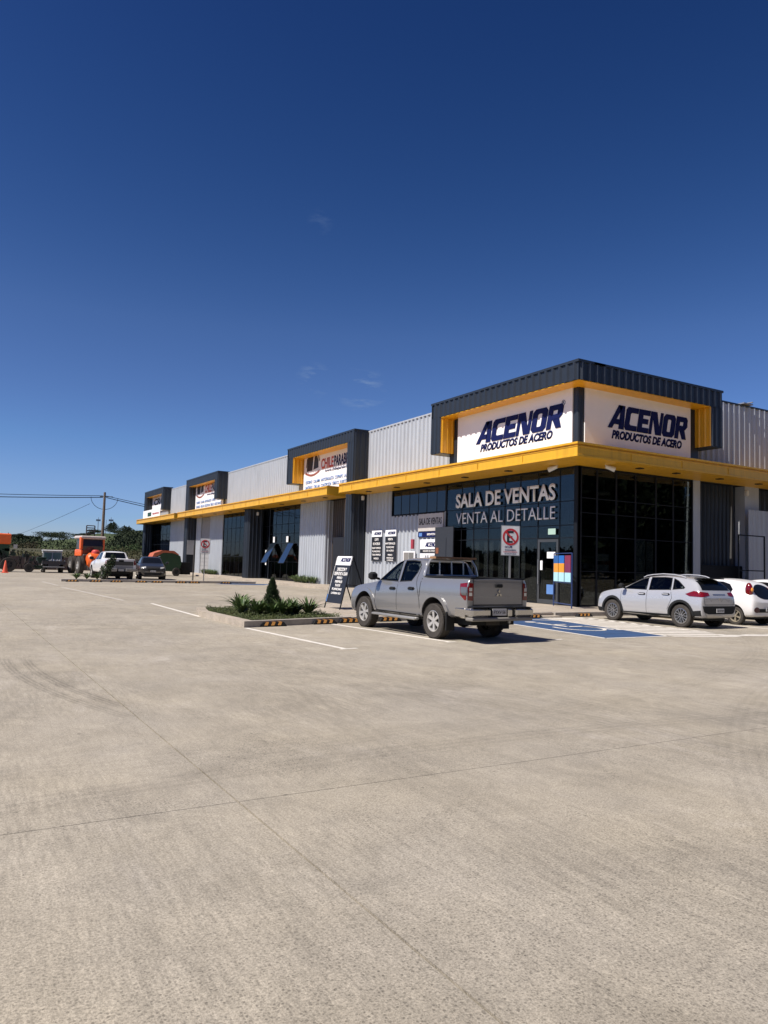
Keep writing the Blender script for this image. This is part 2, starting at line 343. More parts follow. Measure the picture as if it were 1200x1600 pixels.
# kerb line in front of the shop: follows the measured bend
def ribbon(pts, w, z0, z1, name, mt, side=1, parent=None):
    mb = MB()
    for (a, b) in zip(pts, pts[1:]):
        a = Vector(a); b = Vector(b); n = Vector((-(b-a).y, (b-a).x)).normalized()*w*side
        q = [a, b, b+n, a+n]; mb.prism([(p.x, p.y) for p in q], 2, z0, z1)
    return mb.build(name, mt, parent)
pave = struct(MB().prism([(9.33, 17.9), (13, 18.45), (16.0, 18.75), (24, 19.02), (52, 19.5), (52, 21.9), (21.9, 21.9), (21.9, 103), (18.9, 103), (18.9, 25.2), (9.33, 25.2)], 2, .0005, .12).build('pavement', CONC2))
kb = struct(ribbon([(9.32, 17.75), (13, 18.3), (14.0, 18.38)], .15, .0, .135, 'kerb', KERB))
struct(ribbon([(17.6, 18.72), (24, 18.87), (52, 19.35)], .15, .0, .135, 'kerb', KERB))
# dropped kerb ramp by the blue bay
struct(MB().prism([(14.05, 18.0), (17.5, 18.3), (17.55, 18.7), (14.05, 18.45)], 2, .0005, .05).build('ramp', CONC2))
# planter island
pl = thing('planter_island', 'concrete kerbed planting island ahead of the silver pickup, with a conifer and strap leaves', 'planter', (0, 0, 0))
outer = [(5.95, 16.8), (9.3, 17.73), (9.3, 19.6), (8.0, 21.6), (6.25, 21.9), (5.9, 20.4)]
inner = [(6.22, 17.03), (9.1, 17.86), (9.1, 19.45), (7.9, 21.4), (6.45, 21.65), (6.15, 20.35)]
for i in range(6):
    a, b = outer[i], outer[(i+1) % 6]; c, d = inner[(i+1) % 6], inner[i]
    MB().prism([a, b, c, d], 2, 0, .15).build('kerb', KERB if i < 2 else CONC2, pl)
MB().prism(inner, 2, .0, .11).build('soil_bed', SOIL, pl)

# ------------------------------------------------------------------ painted marks (4 mm sheets)
def paint(poly, name='parking_line', mt=PAINTW, z=.0035):
    mb = MB(); mb.prism(poly, 2, z-.003, z); return struct(mb.build(name, mt))
def line(a, b, w=.10, **k):
    a = Vector(a); b = Vector(b); n = Vector((-(b-a).y, (b-a).x)).normalized()*w/2
    return paint([tuple(a+n), tuple(b+n), tuple(b-n), tuple(a-n)], **k)
line((5.97, 16.75), (6.35, 12.35)); line((8.55, 17.4), (9.1, 12.85)); line((6.25, 12.3), (6.62, 12.36), .08)
line((9.0, 12.8), (9.25, 12.84), .08)
line((5.9, 26.2), (5.88, 20.2)); WORN = mat('worn_paint', (.45, .42, .38), .8, var=.3, vscale=4)
line((4.5, 39.5), (5.3, 28.0), .10, mt=WORN); line((4.3, 47.0), (4.55, 41.5), .10, mt=WORN)
line((11.75, 12.6), (12.1, 12.64), .08)
paint([(13.42, 12.62), (15.5, 12.58), (16.46, 18.1), (15.0, 18.3), (14.0, 17.9)], 'blue_parking_bay', PAINTB)
line((13.36, 12.5), (13.95, 18.0), .1, z=.008); line((13.36, 12.5), (15.6, 12.5), .1, z=.008); line((15.56, 12.5), (16.5, 18.2), .1, z=.008)
# hatching beside the bay: separate bars
for k in range(15):
    t = k/14; y = 12.0+t*6.2; xl = 15.75+.16*(y-12.5)
    if k == 0: continue
    paint([(xl, y), (xl+1.9, y-.55), (xl+1.9, y-.33), (xl, y+.22)], 'hatch_bar', PAINTW)
for k in range(6):
    x0 = 17.4+k*.9
    paint([(x0, 12.25-k*.10), (x0+1.6, 11.75-k*.10), (x0+1.6, 11.97-k*.10), (x0, 12.47-k*.10)], 'hatch_bar', PAINTW)
line((16.1, 18.75), (17.9, 17.4), .22, z=.006); line((14.7, 18.15), (16.3, 17.2), .12, z=.012)
line((21.3, 18.3), (21.2, 13.4)); line((24.0, 18.3), (23.9, 13.2)); line((18.2, 18.4), (18.0, 13.2))
# wheelchair symbol on the bay (flat paint)
wc = MB()
def strip(pts, w, z0=.009, z1=.012):
    for a, b in zip(pts, pts[1:]):
        a = Vector(a); b = Vector(b)
        if (b-a).length < 1e-4: continue
        n = Vector((-(b-a).y, (b-a).x)).normalized()*w/2
        wc.prism([tuple(a+n), tuple(b+n), tuple(b-n), tuple(a-n)], 2, z0, z1)
cx, cy = 14.85, 15.0
strip([(cx-.0+.62*cos(t), cy-.1+.62*sin(t)*1.25) for t in [radians(150+i*12) for i in range(21)]], .10)
strip([(cx, cy+1.55), (cx+.02, cy+.3), (cx+.6, cy+.3), (cx+.72, cy-.75), (cx+1.0, cy-.8)], .17)
strip([(cx, cy+.95), (cx+.55, cy+.95)], .12)
wc.lathe([(0.001, .009), (.17, .009), (.17, .012), (.001, .012)], (cx, cy+1.85, 0), axis=2, n=14)
struct(wc.build('wheelchair_symbol', PAINTW))
# far blue bay
paint([(14.3, 46.4), (17.4, 45.4), (18.6, 47.4), (15.4, 47.8)], 'blue_parking_bay', PAINTB)
line((17.3, 45.2), (18.9, 47.5), .12, z=.008)

# ------------------------------------------------------------------ building
B = thing('commercial_building', 'long warehouse shop block with grey ribbed walls, yellow canopy and dark portal frames', 'building', (21.6, 21.8, 0))
B.location = (0, 0, 0)
def corr(a, b, z0, z1, n, mt, name='wall_panel', parent=B, period=.40, depth=.085, phase=.1, flat=.50, slope=.16):
    """ribbed sheet standing between plan points a and b, ribs towards n"""
    a = Vector(a); b = Vector(b); n = Vector(n).normalized(); d = (b-a); L_ = d.length; d = d/L_
    prof = [(0, 0)]; t = phase-period
    while t < L_:
        for (dt, h) in ((flat*period, 0), ((flat+slope)*period, depth), ((1-slope)*period, depth), (period, 0)):
            x = t+dt
            if 0 < x < L_ and x > prof[-1][0]+1e-5: prof.append((x, h))
        t += period
    prof.append((L_, 0))
    pts = [a+d*x+n*h for x, h in prof]; k = len(pts)
    mb = MB(); mb.add([(p.x, p.y, z0) for p in pts]+[(p.x, p.y, z1) for p in pts], [(i, i+1, k+i+1, k+i) for i in range(k-1)])
    # thickness: a back sheet and end closures
    q = [a-n*.02, b-n*.02]
    mb.add([(q[0].x, q[0].y, z0), (q[1].x, q[1].y, z0), (q[1].x, q[1].y, z1), (q[0].x, q[0].y, z1)], [(0, 1, 2, 3)])
    me = bpy.data.meshes.new(name); me.from_pydata(mb.v, [], mb.f); me.materials.append(mt)
    return link(name, me, parent)
XW, YW = 21.6, 21.8
# --- upper parapet walls
for (y0, y1) in ((29.0, 39.75), (50.0, 67.2), (77.9, 88.4), (97.9, 101.7)):
    corr((XW, y0), (XW, y1), 5.85, 9.72, (-1, 0), GREY)
    MB().box(XW-.075, XW+.2, y0, y1, 9.722, 9.80).build('parapet_cap', GREY, B)
corr((XW, 39.7), (XW, 50.1), 5.85, 9.7, (-1, 0), GREY); corr((XW, 67.2), (XW, 77.9), 5.85, 9.7, (-1, 0), GREY); corr((XW, 88.4), (XW, 97.9), 5.85, 9.7, (-1, 0), GREY)
corr((28.2, YW), (60, YW), 5.85, 9.72, (0, -1), GREY, phase=.0)
MB().box(28.2, 60, YW-.075, YW+.2, 9.722, 9.80).build('parapet_cap', DARK, B)
# roof, far walls
MB().box(21.85, 60, 22.0, 101.6, 9.3, 9.4).build('roof', ROOF, B)
corr((XW, 101.72), (60, 101.72), 0, 9.72, (0, 1), GREY); corr((60.02, YW), (60.02, 101.7), 0, 9.72, (1, 0), GREY)
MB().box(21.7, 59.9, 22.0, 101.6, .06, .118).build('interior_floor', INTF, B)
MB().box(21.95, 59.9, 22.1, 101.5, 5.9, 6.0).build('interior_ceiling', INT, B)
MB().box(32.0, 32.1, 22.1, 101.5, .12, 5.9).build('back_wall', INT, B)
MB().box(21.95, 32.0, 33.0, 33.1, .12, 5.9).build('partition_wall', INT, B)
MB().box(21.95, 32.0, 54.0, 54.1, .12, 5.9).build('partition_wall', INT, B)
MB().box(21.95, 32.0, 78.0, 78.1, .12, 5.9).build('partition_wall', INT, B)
# --- inner sign box behind the corner portal
MB().box(21.12, 21.6, 21.32, 30.2, 6.1, 9.35).build('attic_wall', DARK, B)
MB().box(21.6, 28.5, 21.32, 21.8, 6.1, 9.35).build('attic_wall', DARK, B)
corr((21.1, 21.3), (21.1, 21.62), 6.3, 9.1, (-1, 0), DARK, 'corner_trim', period=.16, depth=.02)
corr((21.1, 21.3), (21.42, 21.3), 6.3, 9.1, (0, -1), DARK, 'corner_trim', period=.16, depth=.02)
# --- portal frames
def frame_left(xf, y0, y1, ztop, zbeam, right_leg_z, left_leg_z, lw=.98, reveal=YEL, corner=False):
    xw = XW
    corr((xf, y0), (xf, y1), zbeam, ztop-.10, (-1, 0), DARK, 'frame_beam', period=.40, depth=.07, phase=.3)
    MB().box(xf-.06, xw+.1, y0-(.06), y1+.06, ztop-.098, ztop).build('frame_cap', DARK, B)
    MB().box(xf+.03, xw-.08, y0+.03, y1-.03, zbeam+.03, ztop-.1).build('beam_core', DARK, B)
    MB().box(xf+.0, xw-.07, y0+lw, y1-lw, zbeam-.02, zbeam+.028).build('beam_soffit', YEL, B)
    for (a, b, zb, side, inner_dir) in ((y0, y0+lw, right_leg_z, 'r', 1), (y1-lw, y1, left_leg_z, 'l', -1)):
        if a == y0 and corner: continue
        corr((xf, a), (xf, b), zb, zbeam, (-1, 0), DARK, 'frame_leg', period=.32, depth=.06, phase=.16)
        MB().box(xf+.03, xw-.08, a+.03, b-.03, zb+.005, zbeam+.02).build('leg_core', DARK, B)
        oy = a if inner_dir == 1 else b; ody = -1 if inner_dir == 1 else 1
        corr((xf, oy), (xw-.06, oy), zb, ztop-.1, (0, ody), DARK, 'frame_side', period=.36, depth=.035, phase=.2)
        iy = b if inner_dir == 1 else a
        corr((xf, iy), (xw-.06, iy), zb, zbeam, (0, inner_dir), reveal if zb > 1 else DARK, 'frame_reveal', period=.30, depth=.03, phase=.2)
        if zb > 1: MB().box(xf-.01, xw-.08, a-.01, b+.01, zb-.03, zb).build('leg_base_trim', DARK, B)
        # small corner flashings
        MB().box(xf-.055, xf-.002, (a if side == 'r' else b-.06), (a+.06 if side == 'r' else b), zb, ztop-.1).build('corner_flashing', DARK, B)
XF, YF = 20.3, 20.5
frame_left(XF, YF, 30.62, 9.75, 8.95, 7.2, 7.18, lw=.78, corner=True)
corr((XF, YF), (29.0, YF), 8.95, 9.65, (0, -1), DARK, 'frame_beam', period=.40, depth=.07, phase=.3)
MB().box(XF+.8, 29.06, YF-.06, YW+.1, 9.653, 9.75).build('frame_cap', DARK, B)
MB().box(XF+.8, 28.97, YF+.03, YW-.08, 8.98, 9.65).build('beam_core', DARK, B)
MB().box(XF+.03, 28.27, YF+.0, YW-.07, 8.932, 8.975).build('beam_soffit', YEL, B)
corr((28.27, YF), (29.0, YF), 7.2, 8.95, (0, -1), DARK, 'frame_leg', period=.32, depth=.06)
MB().box(28.30, 28.97, YF+.03, YW-.08, 7.205, 8.97).build('leg_core', DARK, B)
corr((28.27, YF), (28.27, YW-.06), 7.2, 8.95, (-1, 0), YEL, 'frame_reveal', period=.30, depth=.03)
corr((29.0, YF), (29.0, YW-.06), 7.2, 9.65, (1, 0), DARK, 'frame_side', period=.30, depth=.03)
MB().box(28.26, 29.01, YF-.01, YW-.08, 7.17, 7.2).build('leg_base_trim', DARK, B)
frame_left(20.6, 39.62, 50.15, 9.85, 9.10, .12, 7.25, lw=.95)
frame_left(20.6, 67.1, 78.0, 9.88, 9.12, 7.28, .12, lw=.98, reveal=DARK)
frame_left(20.6, 88.3, 98.3, 10.0, 9.25, 7.30, .12, lw=.98, reveal=DARK)
# --- canopies: swept fascia and soffit
FPROF = [(.10, 5.84), (.0, 5.84), (.0, 5.91), (.022, 5.92), (.022, 6.20), (.0, 6.215), (.0, 6.235), (.07, 6.245), (.07, 6.295), (-.02, 6.305), (-.02, 6.38), (.12, 6.38)]
def soff_prof(d):
    pr = [(.10, 5.84)]; t = .10
    while t < d-.2:
        pr += [(t+.17, 5.84), (t+.175, 5.865), (t+.195, 5.865), (t+.20, 5.84)]; t += .2
    return pr+[(d, 5.84)]
def canopy(path, prof, name, mt, close=True, wrap=None):
    """path: list of (x, y, ox, oy): position at offset o is (x+ox*o, y+oy*o)"""
    mb = MB(); k = len(prof)
    for (x, y, ox, oy) in path: mb.v += [(x+ox*o, y+oy*o, z) for (o, z) in prof]
    for i in range(len(path)-1):
        for j in range(k-1): mb.f.append((i*k+j, (i+1)*k+j, (i+1)*k+j+1, i*k+j+1))
    return mb.build(name, mt, B, fix=False)
XC, YC = 19.7, 19.9; D = XW-XC
paths = [[(XC, 39.75, 1, 0), (XC, YC, 1, 1), (52, YC, 0, 1)], [(XC, 77.8, 1, 0), (XC, 41.45, 1, 0)], [(XC, 98.4, 1, 0), (XC, 79.2, 1, 0)]]
for pth in paths:
    canopy(pth, FPROF, 'canopy_fascia', YEL)
    canopy(pth, soff_prof(D-.02), 'canopy_soffit', YEL)
    canopy(pth, [(.12, 6.375), (D-.02, 6.42)], 'canopy_deck', YEL)
for q_ in range(6):
    y = 23.0+q_*3.02
    MB().box(XC-.006, XC+.01, y-.012, y+.012, 5.842, 6.24).build('fascia_joint', YEL, B)
for q_ in range(12): MB().box(XC-.006, XC+.01, 44.4+q_*3.02-.012, 44.4+q_*3.02+.012, 5.842, 6.24).build('fascia_joint', YEL, B)
for q_ in range(6): MB().box(22.6+q_*3.02-.012, 22.6+q_*3.02+.012, YC-.006, YC+.01, 5.842, 6.24).build('fascia_joint', YEL, B)
for y, s in ((39.75, 1), (41.45, -1), (77.8, 1), (79.2, -1), (98.4, 1)):
    MB().box(XC+.002, XW-.07, min(y, y+.02*s), max(y, y+.02*s), 5.835, 6.36).build('canopy_end', YEL, B)
    MB().box(XC+.0, XW-.07, min(y, y+.05*s)-.01, max(y, y+.05*s)+.01, 6.361, 6.40).build('canopy_end_trim', YEL, B)
    MB().box(XC+.0, XW-.07, min(y, y+.04*s)-.005, max(y, y+.04*s)+.005, 5.80, 5.834).build('canopy_end_trim', YEL, B)
DL = mat('downlight_dark', (.03, .02, .015), .6)
for y in (24.93, 28.12, 31.4, 34.4, 37.6, 43.5, 47, 51, 55, 59, 63, 67.5, 72, 76, 82, 87, 92):
    MB().box(20.45, 20.72, y-.12, y+.12, 5.80, 5.838).build('downlight', DL, B)
for x in (23.95, 26.21, 29.1, 31.95, 35): MB().box(x-.12, x+.12, 20.55, 20.8, 5.80, 5.838).build('downlight', DL, B)
# --- glass curtain walls
def curtain(plane, c, us, zs, out, gmat=GLASSB, mw=.038, md=.12, edge=.06, inset=.012, name='curtain_wall', skip=()):
    mb = MB()
    def bx(u0, u1, z0, z1, d0, d1):
        a, b = sorted((c+out*d0, c+out*d1))
        if plane == 'x': mb.box(a, b, u0, u1, z0, z1)
        else: mb.box(u0, u1, a, b, z0, z1)
    for i, u in enumerate(us):
        w = edge if i in (0, len(us)-1) else mw
        bx(u-w/2, u+w/2, zs[0], zs[-1], -.10, .004 if i not in (0, len(us)-1) else .02)
    for j, z in enumerate(zs):
        w = .07 if j in (0, len(zs)-1) else .034
        for u0, u1 in zip(us, us[1:]):
            bx(u0+mw/2+.006, u1-mw/2-.006, z-w/2 if 0 < j < len(zs)-1 else (z if j == 0 else z-w), z+w/2 if 0 < j < len(zs)-1 else (z+w if j == 0 else z), -.09, .002)
    fr = mb.build(name, NAVY, B)
    for i, (u0, u1) in enumerate(zip(us, us[1:])):
        for j, (z0, z1) in enumerate(zip(zs, zs[1:])):
            if (i, j) in skip: continue
            g = MB(); hw = (u1-u0)/2; hz = (z1-z0)/2; t = .01
            if plane == 'x': g.box(-t/2, t/2, -hw, hw, -hz, hz)
            else: g.box(-hw, hw, -t/2, t/2, -hz, hz)
            # each pane sits a hair out of true, as real ones do
            o = g.build('pane', gmat, fr); o.location = (c-out*inset, (u0+u1)/2, (z0+z1)/2) if plane == 'x' else ((u0+u1)/2, c-out*inset, (z0+z1)/2)
            ta, tb = random.uniform(-.0030, .0030), random.uniform(-.0022, .0022)
            o.rotation_euler = (0, ta, tb) if plane == 'x' else (ta, 0, tb)
    return fr
ZS = [.12, 2.90, 3.43, 4.42, 5.83]
curtain('x', XW, [21.75, 22.80, 24.13, 25.30, 26.37, 27.56, 28.71, 29.71, 31.06], ZS, -1, skip=((1, 0),))
MB().box(21.52, 21.78, 21.72, 21.9, .12, 5.83).build('corner_post', NAVY, B)
curtain('y', YW, [21.8, 22.72, 23.84, 25.01, 26.3, 27.43, 28.72], [.12, 1.55, 2.98, 3.94, 4.55, 5.83], -1, mw=.10)
# high strip window
curtain('x', XW, [31.12, 31.95, 32.9, 33.75, 34.65, 35.55, 36.48], [4.38, 5.80], -1, gmat=GLASSH, name='strip_window', edge=.05)
# door leaf in bay 1
dr = MB()
dr.box(XW-.02, XW+.04, 22.84, 22.96, .14, 2.86); dr.box(XW-.02, XW+.04, 23.97, 24.09, .14, 2.86)
dr.box(XW-.02, XW+.04, 22.96, 23.97, 2.74, 2.86); dr.box(XW-.02, XW+.04, 22.96, 23.97, .14, .32)
drf = dr.build('door', mat('door_aluminium', (.07, .075, .08), .4, .4), B)
MB().box(XW+.0, XW+.012, 22.96, 23.97, .32, 2.74).build('pane', GLASSB, drf)
MB().tube((XW-.07, 24.0, .95), (XW-.07, 24.0, 2.0), .02).tube((XW-.07, 24.0, 1.05), (XW-.02, 24.0, 1.05), .012).tube((XW-.07, 24.0, 1.9), (XW-.02, 24.0, 1.9), .012).build('handle', STEEL, drf)
# --- lower walls, left facade
corr((XW, 31.12), (XW, 36.5), .12, 4.36, (-1, 0), GREY); corr((XW, 36.5), (XW, 39.62), .12, 5.84, (-1, 0), GREY, phase=.28)
MB().box(XW-.06, XW+.05, 31.06, 31.12, .12, 4.4).build('corner_flashing', GREY, B)
MB().box(XW-.06, XW+.05, 36.45, 36.5, 4.36, 5.84).build('corner_flashing', NAVY, B)
MB().box(XW-.005, XW+.05, 31.1, 36.5, 4.30, 4.37).build('window_sill', NAVY, B)
MB().box(XW+.5, XW+.6, 39.6, 45.25, .12, 5.84).build('recess_wall', mat('recess_brown', (.07, .055, .045), .5), B)
corr((XW+.48, 40.6), (XW+.48, 45.2), .12, 5.84, (-1, 0), mat('recess_brown', (.1, .08, .06), .5), 'recess_cladding', period=.3)
MB().box(XW-.0, XW+.5, 45.25, 45.30, .12, 5.84).build('recess_side', GREY, B)
corr((XW+.5, 45.24), (XW-.02, 45.24), .12, 5.84, (0, -1), GREY, 'recess_side', period=.3, depth=.03)
corr((XW, 45.26), (XW, 49.68), .12, 5.84, (-1, 0), GREY)
curtain('x', XW, [49.7, 50.85, 52.0, 53.3, 54.5, 55.8], [.12, 1.55, 2.95, 3.72, 4.45, 5.83], -1)
curtain('x', XW+.3, [55.9, 57.1, 58.4, 60.4], [.12, 2.5, 3.2, 4.4, 5.83], -1)
MB().box(XW-.02, XW+.3, 55.82, 55.9, .12, 5.83).build('recess_side', DARK, B)
# dark column of the entrance
corr((20.6, 57.9), (20.6, 59.0), .12, 5.84, (-1, 0), DARK, 'entrance_column', period=.36)
MB().box(20.63, XW+.2, 57.93, 58.97, .12, 5.84).build('column_core', DARK, B)
corr((20.6, 57.9), (XW+.2, 57.9), .12, 5.84, (0, -1), DARK, 'column_side', period=.34, depth=.035)
curtain('x', XW, [60.5, 61.9, 63.1, 64.3, 65.5, 66.7, 67.9], [.12, 1.9, 3.2, 4.45, 5.83], -1)
corr((XW, 67.92), (XW, 72.2), .12, 5.84, (-1, 0), GREY)
MB().box(XW+.05, XW+.2, 72.2, 75.2, .12, 5.84).build('block_wall', mat('grey_block', (.28, .28, .28), .8, var=.1), B)
for r in range(15):
    MB().box(XW+.03, XW+.05, 72.24, 75.16, .16+r*.38, .50+r*.38).build('block', mat('grey_block', (.28, .28, .28), .8, var=.1), B)
corr((XW, 75.2), (XW, 78.0), .12, 5.84, (-1, 0), GREY)
corr((XW, 81.9), (XW, 87.9), .12, 5.84, (-1, 0), GREY)
MB().box(XW+.25, XW+.35, 78.9, 81.9, .12, 5.84).build('recess_wall', GREY, B)
curtain('x', XW, [87.95, 90.0, 92.0, 94.0, 96.0, 98.0], [.12, 1.9, 3.2, 4.45, 5.83], -1)
corr((XW, 98.0), (XW, 101.7), .12, 5.84, (-1, 0), DARK)
# meter cabinet in the recess and low grey panel on the frame leg
MB().box(XW+.05, XW+.46, 41.1, 44.3, .12, 3.28).build('service_cabinet', mat('cabinet_black', (.012, .012, .014), .5), B)
MB().tube((XW+.3, 43.0, 3.3), (XW+.3, 43.0, 5.8), .11, n=12).build('flue_pipe', mat('flue', (.30, .2, .12), .3, .7), B)
MB().box(20.66, 21.4, 77.0-.06, 77.0, 2.0, 3.5).build('service_panel', mat('panel_grey', (.28, .28, .29), .6), B)
MB().box(20.66, 21.4, 77.0-.08, 77.0, .12, 1.98).build('service_cabinet', NAVY, B)
# --- right facade, lower
corr((28.78, YW), (29.28, YW), .12, 5.84, (0, -1), GREY, 'pillar', period=.5, depth=.02)
MB().box(28.78, 29.28, YW+.01, YW+.5, .12, 5.84).build('pillar_core', GREY, B)
corr((29.28, YW+.5), (32.55, YW+.5), .12, 5.84, (0, -1), DARK, 'recess_cladding', period=.3)
MB().box(29.3, 32.5, YW+.1, YW+.4, .12, 2.0).build('counter_wall', NAVY, B)
MB().box(32.55, 33.66, YW-.02, YW+.5, .12, 5.84).build('pillar', GREY, B)
corr((33.66, YW+.5), (60, YW+.5), .12, 5.84, (0, -1), DARK, 'recess_cladding', period=.38)
# roof-edge rod and cable clutter
MB().tube((32.5, YW-.5, 9.86), (32.5, YW+.6, 9.86), .03).box(32.2, 32.9, YW-.25, YW+.1, 9.81, 9.87).tube((32.7, YW-.3, 9.9), (33.1, YW-.1, 10.02), .02).build('roof_bracket', STEEL, B)
# standing ribbed panel with a black handrail
pn = thing('sheet_panel', 'tall pale ribbed metal sheet standing against the dark wall at the right edge', 'panel', (32.1, 21.3, .12))
corr((0, 0), (2.05, .0), 0, 4.55, (0, -1), GREY, 'sheet', pn, period=.36, depth=.05)
rl = thing('handrail', 'black square-tube rail in front of the pale ribbed sheet', 'railing', (30.0, 20.35, .12))
MB().box(0, 1.85, 0, .05, 3.22, 3.27).build('top_bar', NAVY, rl); MB().box(0, 1.85, 0, .05, 1.65, 1.70).build('mid_bar', NAVY, rl)
MB().box(1.85, 1.90, 0, .05, 0, 3.27).build('post', NAVY, rl); MB().box(-.05, 0, 0, .05, 0, 3.27).build('post', NAVY, rl)
# interior things seen dimly through the glass
SH = mat('shelf_metal', (.12, .12, .12), .6); GOOD = [mat('stock_a', (.35, .08, .05), .6), mat('stock_b', (.3, .3, .28), .6), mat('stock_c', (.05, .12, .3), .6), mat('stock_d', (.4, .3, .1), .6)]
BL = mat('blind_fabric', (.45, .44, .41), .9)
for i, (y0, y1) in enumerate(((25.5, 26.25), (26.6, 27.4), (27.8, 28.5), (28.9, 29.5))):
    tag(MB().box(22.1, 22.13, y0, y1, .8, 2.85).build('roller_blind', BL), ['pale roller blind nearest the glass door', 'second pale roller blind from the door', 'third pale roller blind from the door', 'pale roller blind furthest from the glass door'][i], 'blind', 'roller blinds behind the shop glass')
BN = mat('banner_grey', (.50, .55, .52), .8)
tag(MB().box(25.6, 26.15, 22.25, 22.28, .9, 3.0).build('hanging_banner', BN), 'left pale strip banner standing inside the side window above the crossover', 'banner')
tag(MB().box(26.25, 26.85, 22.25, 22.28, .9, 2.95).build('hanging_banner', BN), 'right pale strip banner standing inside the side window above the crossover', 'banner')
for z_, l_ in ((2.0, 'upper grey notice inside the side window left of the banners'), (1.55, 'lower grey notice inside the side window left of the banners')):
    tag(MB().box(22.95, 23.75, 22.1, 22.12, z_, z_+.3).build('notice', BN), l_, 'notice')
def shelf(x, y, w, lab, along='y'):
    t = thing('shelf_rack', lab, 'shelf', (x, y, .12), 0 if along == 'y' else -pi/2)
    for z in (.3, .9, 1.5, 2.1): MB().box(0, .5, 0, w, z, z+.03).build('shelf', SH, t)
    mb = MB()
    for a in (0, .46):
        for b in (0, w-.04): mb.box(a, a+.04, b, b+.04, 0, 2.5)
    mb.build('upright', SH, t)
    for z in (.33, .93, 1.53):
        q = .05
        while q < w-.3:
            ww = random.uniform(.15, .35); MB().box(.08, .42, q, q+ww, z, z+random.uniform(.2, .45)).build('carton', random.choice(GOOD), t); q += ww+random.uniform(.03, .2)
shelf(25.0, 23.5, 3.0, 'stocked shelf rack inside the shop just behind the corner glass'); shelf(27.0, 25.5, 4.0, 'deep stocked shelf rack further inside the shop')
pb = thing('tool_board', 'black pegboard of small hanging tools behind the glass left of the door', 'pegboard', (22.15, 24.3, .5))
MB().box(0, .04, 0, .9, 0, 2.2).build('board', BLACK, pb)
mb = MB()
for i in range(90):
    yy, zz = random.uniform(.05, .85), random.uniform(.1, 2.1); mb.box(-.03, 0, yy, yy+random.uniform(.01, .03), zz, zz+random.uniform(.03, .09))
mb.build('hanging_tools', STEEL, pb)
for i, (x, y) in enumerate(((24.5, 26.5), (26.5, 25.0), (26.6, 28.5))):
    tl = tag(MB().lathe([(.001, 5.35), (.25, 5.35), (.32, 5.25), (.30, 5.2), (.001, 5.2)], (x, y, 0), axis=2, n=16).tube((x, y, 5.35), (x, y, 5.9), .015).build('pendant_lamp', mat('lamp_shade_pale', (.5, .5, .48), .4), smooth=True),
             ['pendant lamp nearest the corner inside the shop', 'pendant lamp by the middle of the side window', 'pendant lamp deepest inside the shop'][i], 'lamp', 'pendant lamps inside the shop')
# floodlights at the canopy corner
for i, (a, b) in enumerate((((20.95, 22.3, 5.78), (20.75, 22.6, 5.66)), ((22.3, 20.95, 5.78), (22.6, 20.75, 5.66)))):
    t = MB().tube(a, b, .07, .11, n=10).tube((a[0], a[1], 5.84), a, .03).build('floodlight', mat('lamp_white', (.7, .7, .68), .4))
    tag(t, ['small white floodlight under the canopy corner, sales-hall side', 'small white floodlight under the canopy corner, car-bay side'][i], 'floodlight', 'floodlights under the canopy corner')
for i, (x, y, z, l) in enumerate(((21.2, 39.45, 5.6, 'white bulkhead lamp beside the dark column left of the pickup'), (32.5, 21.65, 5.5, 'white bulkhead lamp under the canopy at the far right pillar'), (21.2, 57.7, 5.45, 'white bulkhead lamp on the entrance column of the second shop'))):
    tag(MB().bevbox(x-.08, x+.08, y-.08, y+.08, z-.14, z+.14, .03).build('wall_lamp', mat('lamp_white', (.7, .7, .68), .4)), l, 'lamp')
# ------------------------------------------------------------------ sign lettering as shaped polygons (heavy slanted capitals)
def ring(w, h, tx, ty, ch):
    o = [(ch, 0), (w-ch, 0), (w, ch), (w, h-ch), (w-ch, h), (ch, h), (0, h-ch), (0, ch)]
    i = [(tx+ch*.3, ty), (w-tx-ch*.3, ty), (w-tx, ty+ch*.3), (w-tx, h-ty-ch*.3), (w-tx-ch*.3, h-ty), (tx+ch*.3, h-ty), (tx, h-ty-ch*.3), (tx, ty+ch*.3)]
    return [[o[k], o[(k+1) % 8], i[(k+1) % 8], i[k]] for k in range(8)]
GL = {
 'A': [[(-.30, 0), (-.02, 0), (.50, .98), (.40, 1.0), (.22, 1.0)], [(.22, 1.0), (.64, 1.0), (.74, .0), (.40, 0), (.38, .74)], [(.08, .18), (.44, .18), (.43, .40), (.20, .40)]],
 'C': [[(.12, 0), (.82, 0), (.82, .23), (.38, .23), (.31, .29), (.31, .71), (.38, .77), (.82, .77), (.82, 1), (.12, 1), (0, .88), (0, .12)]],
 'E': [[(0, 0), (.78, 0), (.78, .23), (.31, .23), (.31, .39), (.70, .39), (.70, .61), (.31, .61), (.31, .77), (.78, .77), (.78, 1), (.0, 1)]],
 'N': [[(0, 0), (.19, 0), (.19, .70), (.48, 0), (.88, 0), (.88, 1), (.69, 1), (.69, .32), (.42, 1), (0, 1)]],
 'O': ring(.88, 1, .31, .22, .14),
 'R': [[(0, 0), (.27, 0), (.27, 1), (0, 1)], [(.27, .77), (.53, .77), (.53, .60), (.27, .60), (.27, .38), (.45, .38), (.70, .42), (.82, .55), (.82, .88), (.70, 1), (.27, 1)], [(.30, .38), (.56, 0), (.86, 0), (.66, .42)]],
}
